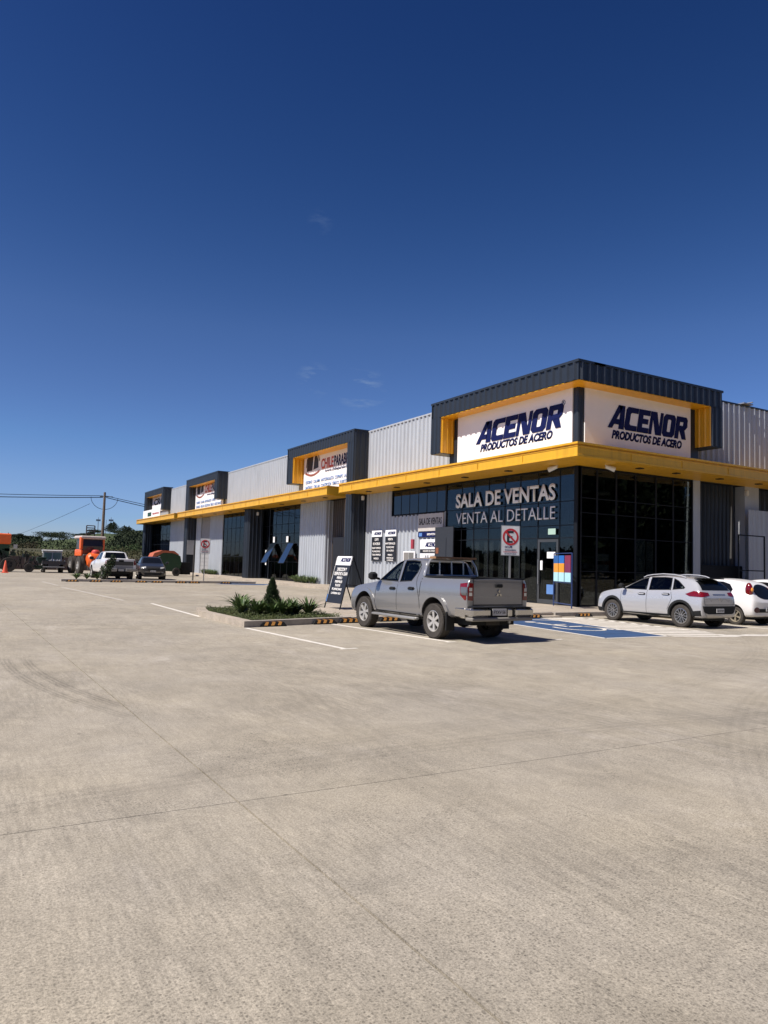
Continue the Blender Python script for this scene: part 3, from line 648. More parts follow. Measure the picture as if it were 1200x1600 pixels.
def block_word(word, mt, parent, org, right, upv, width, height, depth=.02, shear=.22, name='lettering'):
    adv = {'A': .76, 'C': .86, 'E': .82, 'N': .93, 'O': .93, 'R': .9}
    tot = sum(adv[c] for c in word)+.1; sx = width/tot; right = Vector(right); upv = Vector(upv); n = right.cross(upv); org = Vector(org)
    x = .2; mb = MB()
    for c in word:
        for poly in GL[c]:
            k = len(poly); P = [org+right*((px+x+shear*py)*sx)+upv*(py*height) for px, py in poly]
            tri = geometry.tessellate_polygon([[Vector((px, py, 0)) for px, py in poly]])
            vs = [tuple(p) for p in P]+[tuple(p+n*depth) for p in P]
            mb.add(vs, [tuple(t) for t in tri]+[tuple(i+k for i in reversed(t)) for t in tri]+[(i, (i+1) % k, k+(i+1) % k, k+i) for i in range(k)])
        x += adv[c]
    return mb.build(name, mt, parent)
def acenor_sign(org, right, label, W_, H_, k=1.0):
    right = Vector(right); upv = Vector((0, 0, 1)); n = right.cross(upv)
    t = thing('shop_sign', label, 'sign', org)
    O = Vector((0, 0, 0))
    q = [O, O+right*W_, O+right*W_+upv*H_, O+upv*H_]; vs = [tuple(p) for p in q]+[tuple(p+n*.05) for p in q]
    mb = MB(); mb.add(vs, [(0, 1, 2, 3), (4, 5, 6, 7), (0, 1, 5, 4), (1, 2, 6, 5), (2, 3, 7, 6), (3, 0, 4, 7)]); mb.build('board', WHITE, t)
    return t, n
RL = Vector((0, -1, 0))
t, n = acenor_sign((21.09, 29.42, 6.45), RL, 'white ACENOR board facing the open lot on the sunlit side of the corner', 7.86, 2.52)
f = Vector((-.055, 0, 0))
block_word('ACENOR', BLUE_T, t, f+RL*1.62+Vector((0, 0, .96)), RL, (0, 0, 1), 5.55, .98)
lettering('PRODUCTOS DE ACERO', BLUE_T, t, f+RL*1.85+Vector((0, 0, .55)), RL, (0, 0, 1), 4.9, .37, bold=.055, shear=.28)
lettering('®', BLUE_T, t, f+RL*7.25+Vector((0, 0, 1.85)), RL, (0, 0, 1), None, .22)
RR = Vector((1, 0, 0))
t2, n = acenor_sign((21.42, 21.29, 6.45), RR, 'white ACENOR board on the shaded side of the corner above the parked cars', 6.45, 2.58)
f = Vector((0, -.055, 0))
block_word('ACENOR', BLUE_T, t2, f+RR*1.35+Vector((0, 0, 1.02)), RR, (0, 0, 1), 4.7, 1.0)
lettering('PRODUCTOS DE ACERO', BLUE_T, t2, f+RR*1.5+Vector((0, 0, .58)), RR, (0, 0, 1), 4.35, .37, bold=.055, shear=.28)
lettering('®', STEEL, t2, f+RR*6.05+Vector((0, 0, 1.55)), RR, (0, 0, 1), None, .2)
# vinyl words on the glass: top-level signs
vy = thing('vinyl_lettering', 'big pale window lettering reading SALA DE VENTAS over VENTA AL DETALLE', 'window lettering', (21.54, 30.15, 0))
lettering('SALA DE VENTAS', TXTW, vy, (0, 0, 4.5), RL, (0, 0, 1), 7.15, .72, bold=.028)
lettering('VENTA AL DETALLE', TXTW, vy, (0, -.05, 3.70), RL, (0, 0, 1), 7.1, .55, bold=-.004)
# ------------------------------------------------------------------ shop signs along the far portals
CLR = {'k': BLACK, 'r': REDT, 'b': LBLUE}
def chile_sign(x, y_left, z0, W_, H_, label):
    t = thing('shop_sign', label, 'sign', (x, y_left, z0))
    MB().box(-.05, 0, -W_, 0, 0, H_).build('board', WHITE, t)
    f = -.058; s = W_/9.0
    logo = MB()
    def lp(pts): logo.prism([(-a*s, (b-.22)*s) for a, b in pts], 0, f-.004, f)
    lp([(.55, 2.0), (1.6, 2.0), (1.75, 3.15), (1.65, 3.2), (.75, 3.2), (.65, 3.0)]); lp([(.4, 2.3), (.5, 2.3), (.65, 3.0), (.55, 3.0)]); lp([(1.8, 2.05), (2.7, 2.15), (2.65, 2.7), (2.35, 3.2), (1.98, 3.2)]); lp([(2.78, 2.6), (2.9, 2.7), (2.7, 3.2), (2.55, 3.2)])
    logo.build('emblem', BLACK, t)
    sw = MB()
    for k in range(8):
        a0 = .3+k*.33; b0 = 1.8-.25*sin(pi*(k)/8); b1 = 1.8-.25*sin(pi*(k+1)/8)
        sw.prism([(-a0*s, (b0-.22)*s), (-(a0+.33)*s, (b1-.22)*s), (-(a0+.33)*s, (b1-.05)*s), (-a0*s, (b0-.05)*s)], 0, f-.004, f)
    sw.build('emblem_swoosh', mat('swoosh', (.25, .08, .06), .5), t)
    lettering('CHILE', REDT, t, (f, -3.2*s, 1.72*s), RL, (0, 0, 1), 2.1*s, .80*s, bold=.03)
    lettering('PARABRISAS', BLUE_T, t, (f, -5.4*s, 1.74*s), RL, (0, 0, 1), 4.4*s*.78, .80*s, bold=.03)
    lettering('www.chileparabrisas.cl', BLUE_T, t, (f, -3.9*s, 1.38*s), RL, (0, 0, 1), 4.6*s, .28*s, bold=.02)
    lettering('OSORNO  CALAMA  ANTOFAGASTA  COPIAPO  LA SERENA', LBLUE, t, (f, -.4*s, .78*s), RL, (0, 0, 1), 8.2*s, .27*s, bold=.03)
    lettering('SANTIAGO  CHILLAN  CONCEPCION  TEMUCO  PUERTO MONTT', LBLUE, t, (f, -.4*s, .36*s), RL, (0, 0, 1), 8.2*s, .27*s, bold=.03)
    return t
chile_sign(21.5, 49.1, 6.45, 8.3, 2.75, 'white CHILEPARABRISAS board inside the yellow lined portal nearest the corner shop')
chile_sign(21.35, 76.9, 6.45, 9.4, 2.6, 'white CHILEPARABRISAS board inside the smaller middle portal')
t = thing('shop_sign', 'white board with dark rounded letters in the furthest portal', 'sign', (21.4, 97.3, 6.9))
MB().box(-.05, 0, -8, 0, .5, 2.3).build('board', WHITE, t); lettering('CRO', BLACK, t, (-.058, -1.0, 1.3), RL, (0, 0, 1), 5.4, .85, bold=.04)
t = thing('shop_sign', 'low white banner with green and red print standing on the furthest canopy', 'sign', (20.1, 96.3, 6.4))
MB().box(-.05, 0, -9.0, 0, 0, 1.0).build('board', WHITE, t)
MB().box(-.056, -.05, -4.6, -2.6, .2, .7).build('green_mark', GREENM, t); lettering('repuestos', REDT, t, (-.058, -5.2, .25), RL, (0, 0, 1), 3.4, .35, bold=.02)
# ------------------------------------------------------------------ wall signs left of the sales hall
def wall_sign(y, label, lines):
    t = thing('wall_sign', label, 'sign', (21.49, y, 1.78), group=None)
    MB().box(-.03, 0, -1.2, 0, 0, 1.42).build('black_panel', BLACK, t); MB().box(-.03, 0, -1.2, 0, 1.425, 1.8).build('white_header', WHITE, t)
    block_word('ACENOR', BLUE_T, t, (-.034, -.28, 1.54), RL, (0, 0, 1), .82, .16, depth=.004)
    for (z, w, h, s) in lines: lettering(s, TXTW, t, (-.036, -.6, z), RL, (0, 0, 1), w, h, bold=.03, center=True, depth=.004)
wall_sign(38.62, 'left of the two narrow black price signs on the ribbed wall, headed ACENOR', [(1.18, .45, .15, 'CORTE'), (.93, .85, .15, 'DE ACEROS'), (.70, 1.05, .11, 'PLEGADO Y CILINDRADO'), (.50, .95, .11, 'PLANCHAS'), (.30, 1.05, .11, 'TUBOS PERFILES'), (.08, .6, .11, 'ANGULOS')])
wall_sign(37.0, 'right of the two narrow black price signs on the ribbed wall, headed ACENOR', [(1.18, .55, .14, 'VENTA'), (.95, 1.1, .12, 'MATERIALES'), (.74, .85, .11, 'PLANCHAS'), (.55, .8, .10, 'DE ACERO'), (.30, .5, .10, 'FIERRO'), (.13, .75, .09, 'PERFILES'), (.01, .7, .09, 'CAÑERIAS')])
t = thing('wall_sign', 'pale grey board reading SALA DE VENTAS under the strip window', 'sign', (21.5, 33.5, 3.42))
MB().box(-.04, 0, -2.36, 0, 0, .92).build('board', mat('board_beige', (.5, .47, .44), .6), t); lettering('SALA DE VENTAS', BLACK, t, (-.045, -.1, .34), RL, (0, 0, 1), 2.15, .36, bold=.02, depth=.004)
t = thing('wall_sign', 'dark strip sign with small pale words below the pale sales board', 'sign', (21.5, 33.5, 3.10))
MB().box(-.03, 0, -2.3, 0, 0, .28).build('board', BLUE_T, t); lettering('BIENVENIDOS', TXTW, t, (-.035, -.9, .08), RL, (0, 0, 1), 1.2, .12, bold=.02, depth=.004)
MB().box(-.034, -.03, -.4, -.1, .05, .23).build('emblem', LBLUE, t)
t = thing('wall_sign', 'white ACENOR opening notice behind the pickup roof', 'sign', (21.5, 33.25, 1.5))
MB().box(-.03, 0, -1.75, 0, 0, 1.48).build('board', WHITE, t)
block_word('ACENOR', BLUE_T, t, (-.034, -.5, 1.08), RL, (0, 0, 1), 1.15, .24, depth=.004)
MB().box(-.034, -.03, -1.75, 0, .74, .96).build('black_band', BLACK, t); lettering('HORARIO DE ATENCION', TXTW, t, (-.038, -.3, .80), RL, (0, 0, 1), 1.35, .10, bold=.02, depth=.004)
lettering('8:30 13:00', BLACK, t, (-.034, -.5, .48), RL, (0, 0, 1), .9, .16, depth=.004); lettering('14:00 18:00', BLACK, t, (-.034, -.5, .18), RL, (0, 0, 1), .9, .16, depth=.004)
tag(MB().box(21.4, 21.53, 33.9, 34.1, 2.48, 3.0).build('alarm_box', mat('box_red', (.35, .04, .06), .5)), 'small red box fixed high on the lit ribbed wall', 'alarm box')
t = thing('meter_cabinet', 'open grey niche with white frame on the ribbed wall behind the pickup cab', 'cabinet', (21.5, 34.95, .9))
MB().box(-.05, 0, -1.2, 0, 0, 1.45).build('frame', WHITE, t); MB().box(-.06, -.05, -1.1, -.6, .1, 1.38).build('door', mat('niche_a', (.14, .14, .135), .7), t); MB().box(-.06, -.05, -.57, -.08, .1, 1.38).build('door', mat('niche_b', (.20, .19, .18), .7), t)
t = thing('standing_board', 'dark grey panel standing in front of the shop glass, seen over the pickup cab', 'panel', (21.2, 31.45, .12))
MB().box(0, .06, -1.6, 0, 0, 3.45).build('board', mat('panel_slate', (.022, .026, .034), .6), t); MB().box(-.01, 0, -1.03, -.98, .8, 2.9).build('seam', BLACK, t); MB().box(-.012, 0, -.35, -.1, 2.1, 2.4).build('sticker', mat('sticker_brown', (.2, .07, .03), .6), t)
# labels on glass
def small(name, x, y0, y1, z0, z1, m_, lab, cat='sticker'): return tag(MB().box(x-.008, x, y0, y1, z0, z1).build(name, m_), lab, cat)
small('notice', 21.53, 22.95, 23.45, 2.05, 2.32, WHITE, 'white notice taped high on the glass door', 'notice')
small('notice', 21.53, 23.72, 23.86, 1.55, 1.95, WHITE, 'narrow white strip notice beside the door handle', 'notice')
small('door_sticker', 21.53, 23.05, 23.45, .55, .95, LBLUE, 'blue square sticker low on the glass door')
small('notice', 21.53, 22.95, 23.4, 3.05, 3.3, mat('exit_plate', (.35, .5, .42), .5), 'pale green exit plate above the glass door', 'notice')
tg = mat('paper', (.75, .75, .74), .6)
small('notice', 21.53, 54.5, 54.85, 3.05, 3.5, tg, 'left white paper above the open window flaps', 'notice'); small('notice', 21.53, 51.75, 52.15, 3.05, 3.5, tg, 'right white paper above the open window flaps', 'notice')
small('notice', 21.53, 56.2, 56.45, 2.1, 2.45, tg, 'white paper on the second shop door', 'notice'); small('notice', 21.53, 56.15, 56.4, 1.25, 1.45, tg, 'white label below the paper on the second shop door', 'notice')
for i, y in enumerate((54.2, 50.6)):
    t = thing('window_flap', ['left tilted-out window flap reflecting blue sky', 'right tilted-out window flap reflecting blue sky'][i], 'window', (21.5, y, 1.45))
    MB().add if 0 else None
    mb = MB(); mb.add([(0, 0, 1.5), (0, 1.15, 1.5), (-.75, 1.15, 0), (-.75, 0, 0), (.02, 0, 1.5), (.02, 1.15, 1.5), (-.73, 1.15, 0), (-.73, 0, 0)], [(0, 1, 2, 3), (7, 6, 5, 4), (0, 4, 5, 1), (2, 6, 7, 3), (1, 5, 6, 2), (0, 3, 7, 4)])
    mb.build('pane', mat('flap_glass', (.012, .02, .03), .02, .0, var=0, spec=1.0, coat=1), t)
    MB().tube((-.75, 0, 0), (-.75, 1.15, 0), .02).tube((0, 0, 1.5), (-.75, 0, 0), .02).tube((0, 1.15, 1.5), (-.75, 1.15, 0), .02).build('frame', NAVY, t)
# ------------------------------------------------------------------ coloured panel stand by the door
st = thing('swatch_stand', 'blue tube stand holding a grid of blue, orange, maroon and pale cyan panels', 'display stand', (21.10, 22.60, .12), radians(-113.7))
sb = mat('stand_blue', (.02, .045, .15), .4)
Wd = 2.02
MB().box(0, .04, 0, .04, 0, 2.12).build('post', sb, st); MB().box(Wd, Wd+.04, 0, .04, 0, 2.12).build('post', sb, st)
for z in (2.1, .95, .12): MB().box(.04, Wd, .005, .035, z, z+.035).build('rail', sb, st)
cols = [[(.03, .12, .35), (.02, .15, .5), (.22, .03, .07)], [(.75, .33, .05), (.8, .33, .03), (.2, .03, .09)], [(.45, .75, .8), (.45, .75, .82), (.42, .72, .82)]]
xs_ = [(.10, .60), (.68, 1.26), (1.36, 1.98)]
for r in range(3):
    for c in range(3):
        o = MB().box(xs_[c][0], xs_[c][1], -.02, .0, 2.08-(r+1)*.36, 2.08-r*.36-.05*(r == 0)).build('colour_panel', mat('swatch_%d%d' % (r, c), cols[r][c], .4), st)
# ------------------------------------------------------------------ no-parking signs
def noparking(loc, rz, label, small_=False):
    t = thing('no_parking_sign', label, 'road sign', loc, rz)
    MB().box(-.03, .03, 0, .04, 0, 2.9).build('post', STEEL, t)
    MB().box(-.33, .33, -.012, 0, 1.95, 2.95).build('plate_edge', STEEL, t)
    MB().box(-.31, .31, -.016, -.013, 1.97, 2.93).build('plate', mat('plate_pale', (.55, .56, .57), .5), t)
    mb = MB(); n = 32; c = (0, 2.57)
    for i in range(n):
        a, b = 2*pi*i/n, 2*pi*(i+1)/n
        mb.prism([(c[0]+.28*cos(a), c[1]+.28*sin(a)), (c[0]+.28*cos(b), c[1]+.28*sin(b)), (c[0]+.215*cos(b), c[1]+.215*sin(b)), (c[0]+.215*cos(a), c[1]+.215*sin(a))], 1, -.022, -.018)
    mb.build('red_ring', RED, t)
    MB().prism([(-.13, 2.38), (.07, 2.38), (.07, 2.44), (-.05, 2.44), (-.05, 2.54), (.06, 2.54), (.06, 2.60), (-.05, 2.60), (-.05, 2.70), (.10, 2.70), (.10, 2.765), (-.13, 2.765)], 1, -.021, -.018).build('letter', BLACK, t)
    MB().prism([(-.19, 2.72), (-.15, 2.76), (.19, 2.42), (.15, 2.38)], 1, -.026, -.022).build('red_slash', RED, t)
    if small_: return t
    lettering('OCUPE ♿' if 0 else 'OCUPE', BLUE_T, t, (-.2, -.018, 2.2), (1, 0, 0), (0, 0, 1), .26, .07, bold=.01, depth=.003)
    lettering('ESTACIONAMIENTO', BLUE_T, t, (0, -.018, 2.12), (1, 0, 0), (0, 0, 1), .38, .04, center=True, depth=.003)
    lettering('SI USTED TIENE CREDENCIAL', RED, t, (0, -.018, 2.06), (1, 0, 0), (0, 0, 1), .48, .035, center=True, depth=.003)
    lettering('DE DISCAPACIDAD', BLUE_T, t, (0, -.018, 2.0), (1, 0, 0), (0, 0, 1), .4, .03, center=True, depth=.003)
    return t
noparking((15.78, 18.95, .05), radians(-18), 'crossed-out E no-parking sign behind the silver pickup tailgate')
noparking((14.05, 47.9, 0), radians(-12), 'distant crossed-out E no-parking sign at the far kerb')
tag(MB().tube((14.0, 50.3, 0), (14.0, 50.3, 2.5), .045).build('steel_post', mat('post_dark', (.05, .045, .04), .6)), 'bare dark steel post left of the distant no-parking sign', 'post')
# ------------------------------------------------------------------ A-frame board
af = thing('sandwich_board', 'black and white folding pavement sign headed ACENOR beside the pickup bonnet', 'sandwich board', (10.5, 21.95, .12), radians(3))
lean = .42; H_ = 1.66
def afp(u, v, off=0):    # u along -y (0..1), v up the board
    nx = Vector((-H_, 0, -lean)).normalized()
    return Vector((lean*v, -u, .05+H_*v)) + nx*off
def afq(name, u0, u1, v0, v1, o0, o1, m_, parent=af):
    q = [(u0, v0), (u1, v0), (u1, v1), (u0, v1)]; mb = MB(); mb.add([tuple(afp(u, v, o0)) for u, v in q]+[tuple(afp(u, v, o1)) for u, v in q], [(0, 1, 2, 3), (4, 5, 6, 7), (0, 1, 5, 4), (1, 2, 6, 5), (2, 3, 7, 6), (3, 0, 4, 7)]); return mb.build(name, m_, parent)
AW = 1.05
afq('front_board', 0, AW, .08, 1, -.01, .01, BLACK); hd = afq('white_header', .07, AW, .82, 1, .011, .016, WHITE)
afq('edge_stripe', 0.03, .055, .10, .98, .011, .014, TXTW); ar = afq('blue_arrow', 0.0, .07, .10, .24, .0145, .018, LBLUE)
upb = Vector((lean, 0, H_)).normalized(); L2 = math.hypot(lean, H_)
def aft(s, u, v, w, h, m_=TXTW, **k):
    return lettering(s, m_, af, afp(u, v, .017), RL, upb, w, h, depth=.003, center=True, **k)
block_word('ACENOR', BLUE_T, af, afp(.33, .885, .018), RL, upb, .62, .13, depth=.003)
aft('DIRECCION Y', .56, .70, .62, .12, bold=.03); aft('DESPACHO A OBRA', .56, .615, .85, .12, bold=.03)
for s, v, w in (('FIERRO', .545, .34), ('PERFILES', .47, .46), ('PLACAS', .40, .32), ('PLANCHAS', .325, .62), ('CAÑERIA ISO', .25, .62)): aft(s, .54, v, w, .085, bold=.03)
mb = MB(); 
for u in (.02, AW-.02):
    mb.tube(afp(u, -.04), afp(u, 1.0), .022)
    mb.tube(afp(u, 1.0), (lean*2+.25, -u, -.0), .022)
mb.tube(afp(0, 1.0), afp(AW, 1.0), .022); mb.tube((lean*1.6+.11, -.02, .75), (lean*1.6+.11, -AW+.02, .75), .015)
mb.build('tube_frame', NAVY, af)
# ------------------------------------------------------------------ wheel stops
def wheel_stop():
    t = thing('wheel_stop', 'x', 'wheel stop')
    MB().add
    mb = MB(); prof = [(-.075, 0), (.075, 0), (.075, .03), (.045, .105), (-.045, .105), (-.075, .03)]
    mb.add([(-.36+ (0 if b < .05 else .07), a, b) for a, b in prof]+[(.36-(0 if b < .05 else .07), a, b) for a, b in prof], [tuple(range(6)), tuple(range(11, 5, -1))]+[(i, (i+1) % 6, 6+(i+1) % 6, 6+i) for i in range(6)])
    mb.build('rubber_body', PLAST, t)
    for k in range(3):
        x = -.26+k*.185; e = .004
        for sgn in (-1, 1):
            mb = MB(); y0, z0, y1, z1 = sgn*(.075+e), .03, sgn*(.045+e), .105+e*.5
            mb.add([(x, y0, z0), (x+.085, y0, z0), (x+.135, y1, z1), (x+.05, y1, z1), (x, y0*.9, z0), (x+.085, y0*.9, z0), (x+.135, y1*.8, z1-.01), (x+.05, y1*.8, z1-.01)], [(0, 1, 2, 3), (4, 5, 6, 7), (0, 1, 5, 4), (1, 2, 6, 5), (2, 3, 7, 6), (3, 0, 4, 7)])
            mb.build('amber_stripe', mat('stripe_amber', (.55, .26, .06), .6), t)
        MB().box(x+.05, x+.135, -.04, .04, .1055, .109).build('amber_stripe', mat('stripe_amber', (.55, .26, .06), .6), t)
    return t
ws0 = wheel_stop()
near = [(6.75, 17.02, 8, 'black and amber wheel stop at the front corner of the planting island'), (8.33, 17.40, 8, 'wheel stop in front of the planting island, right one'), (9.2, 17.62, 6, 'wheel stop just ahead of the pickup front wheel'),
        (10.6, 17.9, 5, 'wheel stop under the pickup bonnet'), (16.2, 18.25, 3, 'wheel stop at the head of the blue bay'), (18.75, 18.55, 3, 'wheel stop left of the white crossover front wheel'), (20.3, 18.62, 2, 'wheel stop under the white crossover')]
far = [(5.96, 'furthest left wheel stop of the distant row'), (7.29, 'wheel stop before the distant white pickup left wheels'), (8.48, 'wheel stop below the distant white pickup tailgate'), (9.96, 'wheel stop between the distant pickup and the dark SUV'), (10.94, 'wheel stop below the dark SUV bonnet'), (12.43, 'wheel stop right of the dark SUV'), (13.29, 'wheel stop left of the distant sign post'), (15.4, 'wheel stop in the distant blue bay')]
ws = [(x, y, radians(a), l) for x, y, a, l in near]+[(x, 47.35, 0, l) for x, l in far]
for i, (x, y, a, l) in enumerate(ws):
    o = ws0 if i == 0 else copy_tree(ws0)
    o.location = (x, y, .001); o.rotation_euler.z = a; o['label'] = l; o['group'] = 'black and amber wheel stops'
# far kerb island
struct(ribbon([(5.4, 47.75), (17.6, 47.75)], .9, 0, .14, 'kerb', KERB))
# ------------------------------------------------------------------ vehicles
def sec(zb, w, zs, wb, zt, wt, crown=.02):
    """half ring from bottom centre to top centre"""
    h_ = zs-zb
    return [(0, zb), (w*.6, zb), (w*.91, zb+.01), (w-.028, zb+.08), (w+.004, zb+h_*.36), (wb+.012, zs-.17), (wb-.030, zs-.025), (wb-.062, zs+.015) if zt-zs > .12 else (wb-.07, zs+(zt-zs)*.4),
            (wt+.05, zt-.09) if zt-zs > .25 else (wt+(wb-wt)*.4, zs+(zt-zs)*.7), (wt, zt-.03) if zt-zs > .25 else (wt, zt-.008), (wt*.6, zt), (0, zt+crown)]
def loft(stations, levels=2, crease_x=()):
    bm = bmesh.new(); rings = []
    for x, hs in stations:
        full = [(y, z) for y, z in hs]+[(-y, z) for y, z in reversed(hs[1:-1])]
        rings.append([bm.verts.new((x, y, z)) for y, z in full])
    n = len(rings[0])
    for a, b in zip(rings, rings[1:]):
        for i in range(n): bm.faces.new((a[i], a[(i+1) % n], b[(i+1) % n], b[i]))
    h = n//2
    for r, flip in ((rings[0], False), (rings[-1], True)):       # end caps as quads across
        for i in range(h):
            q = [r[i], r[(i+1) % n], r[(n-i-1) % n], r[(n-i) % n]]
            q2 = []
            for v in q:
                if v not in q2: q2.append(v)
            if len(q2) >= 3:
                try: bm.faces.new(q2 if not flip else q2[::-1])
                except ValueError: pass
    bmesh.ops.recalc_face_normals(bm, faces=bm.faces)
    me = bpy.data.meshes.new('tmp'); bm.to_mesh(me); bm.free()
    o = bpy.data.objects.new('tmp', me); COL.objects.link(o)
    md = o.modifiers.new('s', 'SUBSURF'); md.levels = levels; md.render_levels = levels
    dg = bpy.context.evaluated_depsgraph_get(); r = bpy.data.meshes.new_from_object(o.evaluated_get(dg)); bpy.data.objects.remove(o)
    return r
def cavity(low, high):
    """tapered room: low/high = (x0, x1, halfwidth, z)"""
    (a0, a1, aw, az), (b0, b1, bw, bz) = low, high
    return MB_box8([(a0, -aw, az), (a1, -aw, az), (a1, aw, az), (a0, aw, az), (b0, -bw, bz), (b1, -bw, bz), (b1, bw, bz), (b0, bw, bz)])
def MB_box8(v):
    m_ = MB(); m_.add(v, [(0, 3, 2, 1), (4, 5, 6, 7), (0, 1, 5, 4), (1, 2, 6, 5), (2, 3, 7, 6), (3, 0, 4, 7)]); return m_
def cut(me, cutters):
    o = bpy.data.objects.new('tmp', me); COL.objects.link(o); tmp = [o]
    for mb in cutters:
        c = mb.build('cut', MATS['tunnel_dark']); tmp.append(c); md = o.modifiers.new('b', 'BOOLEAN'); md.operation = 'DIFFERENCE'; md.object = c; md.solver = 'EXACT'; md.material_mode = 'TRANSFER'
    dg = bpy.context.evaluated_depsgraph_get(); dg.update(); r = bpy.data.meshes.new_from_object(o.evaluated_get(dg))
    for t in tmp: bpy.data.objects.remove(t)
    return r
mat('tunnel_dark', (.02, .02, .022), .9)
def bvh_of(me):
    return BVHTree.FromPolygons([v.co.copy() for v in me.vertices], [tuple(p.vertices) for p in me.polygons])
def clip(poly, ax, val, keep_less):
    out = []
    for i in range(len(poly)):
        a, b = poly[i], poly[(i+1) % len(poly)]
        ia = (a[ax] <= val) == keep_less or a[ax] == val; ib = (b[ax] <= val) == keep_less or b[ax] == val
        if ia: out.append(a)
        if ia != ib and b[ax] != a[ax]:
            t = (val-a[ax])/(b[ax]-a[ax]); out.append((a[0]+(b[0]-a[0])*t, a[1]+(b[1]-a[1])*t))
    return out
def decal(bv, poly, side, off, name, mt, parent, cell=.06, thick=.0):
    """shape drawn in a side view and wrapped on the body: side 'l','r' (x,z) or 'b','f' (y,z) or 't' (x,y)"""
    mb = MB(); x0 = min(p[0] for p in poly); x1 = max(p[0] for p in poly); y0 = min(p[1] for p in poly); y1 = max(p[1] for p in poly)
    nx = max(1, math.ceil((x1-x0)/cell)); ny = max(1, math.ceil((y1-y0)/cell)); cache = {}
    def hit(p):
        k = (round(p[0], 5), round(p[1], 5))
        if k not in cache:
            if side in 'lr': s = 1 if side == 'l' else -1; o = Vector((p[0], s*3, p[1])); d = Vector((0, -s, 0))
            elif side in 'bf': s = -1 if side == 'b' else 1; o = Vector((s*8, p[0], p[1])); d = Vector((-s, 0, 0))
            else: o = Vector((p[0], p[1], 5)); d = Vector((0, 0, -1))
            h = bv.ray_cast(o, d)
            cache[k] = None if h[0] is None else h[0]-d*off
        return cache[k]
    tri = geometry.tessellate_polygon([[Vector((p[0], p[1], 0)) for p in poly]])
    for t in tri:
        T = [poly[i] for i in t]
        for i in range(nx):
            a = clip(T, 0, x0+(x1-x0)*i/nx, False); a = clip(a, 0, x0+(x1-x0)*(i+1)/nx, True) if a else a
            if len(a) < 3: continue
            for j in range(ny):
                b = clip(a, 1, y0+(y1-y0)*j/ny, False); b = clip(b, 1, y0+(y1-y0)*(j+1)/ny, True) if b else b
                if len(b) < 3: continue
                P = [hit(q) for q in b]
                if any(q is None for q in P): continue
                mb.add([tuple(q) for q in P], [tuple(range(len(P)))])
    if not mb.f: return None
    me = bpy.data.meshes.new(name); me.from_pydata(mb.v, [], mb.f)
    bm = bmesh.new(); bm.from_mesh(me); bmesh.ops.remove_doubles(bm, verts=bm.verts, dist=.0004)
    ref = {'l': Vector((0, 1, 0)), 'r': Vector((0, -1, 0)), 'b': Vector((-1, 0, 0)), 'f': Vector((1, 0, 0)), 't': Vector((0, 0, 1))}[side]
    for f in bm.faces:
        f.normal_update()
        if f.normal.dot(ref) < 0: f.normal_flip()
        f.smooth = True
    if thick:
        r = bmesh.ops.extrude_face_region(bm, geom=list(bm.faces))
        bmesh.ops.translate(bm, vec=ref*thick, verts=[g for g in r['geom'] if isinstance(g, bmesh.types.BMVert)])
        bmesh.ops.recalc_face_normals(bm, faces=bm.faces)
    bm.to_mesh(me); bm.free(); me.materials.append(mt)
    if thick:
        try: me.set_sharp_from_angle(angle=radians(35))
        except Exception: pass
    return link(name, me, parent)
def seam(bv, pts, side, parent, w=.012, mt=None, name='door_seam'):
    polys = []
    out = None
    for a, b in zip(pts, pts[1:]):
        a = Vector(a); b = Vector(b); d = (b-a).normalized(); n = Vector((-d.y, d.x))*w/2
        decal(bv, [tuple(a-n-d*w/2), tuple(b-n+d*w/2), tuple(b+n+d*w/2), tuple(a+n-d*w/2)], side, .0025, name, mt or PLAST, parent, cell=.1)
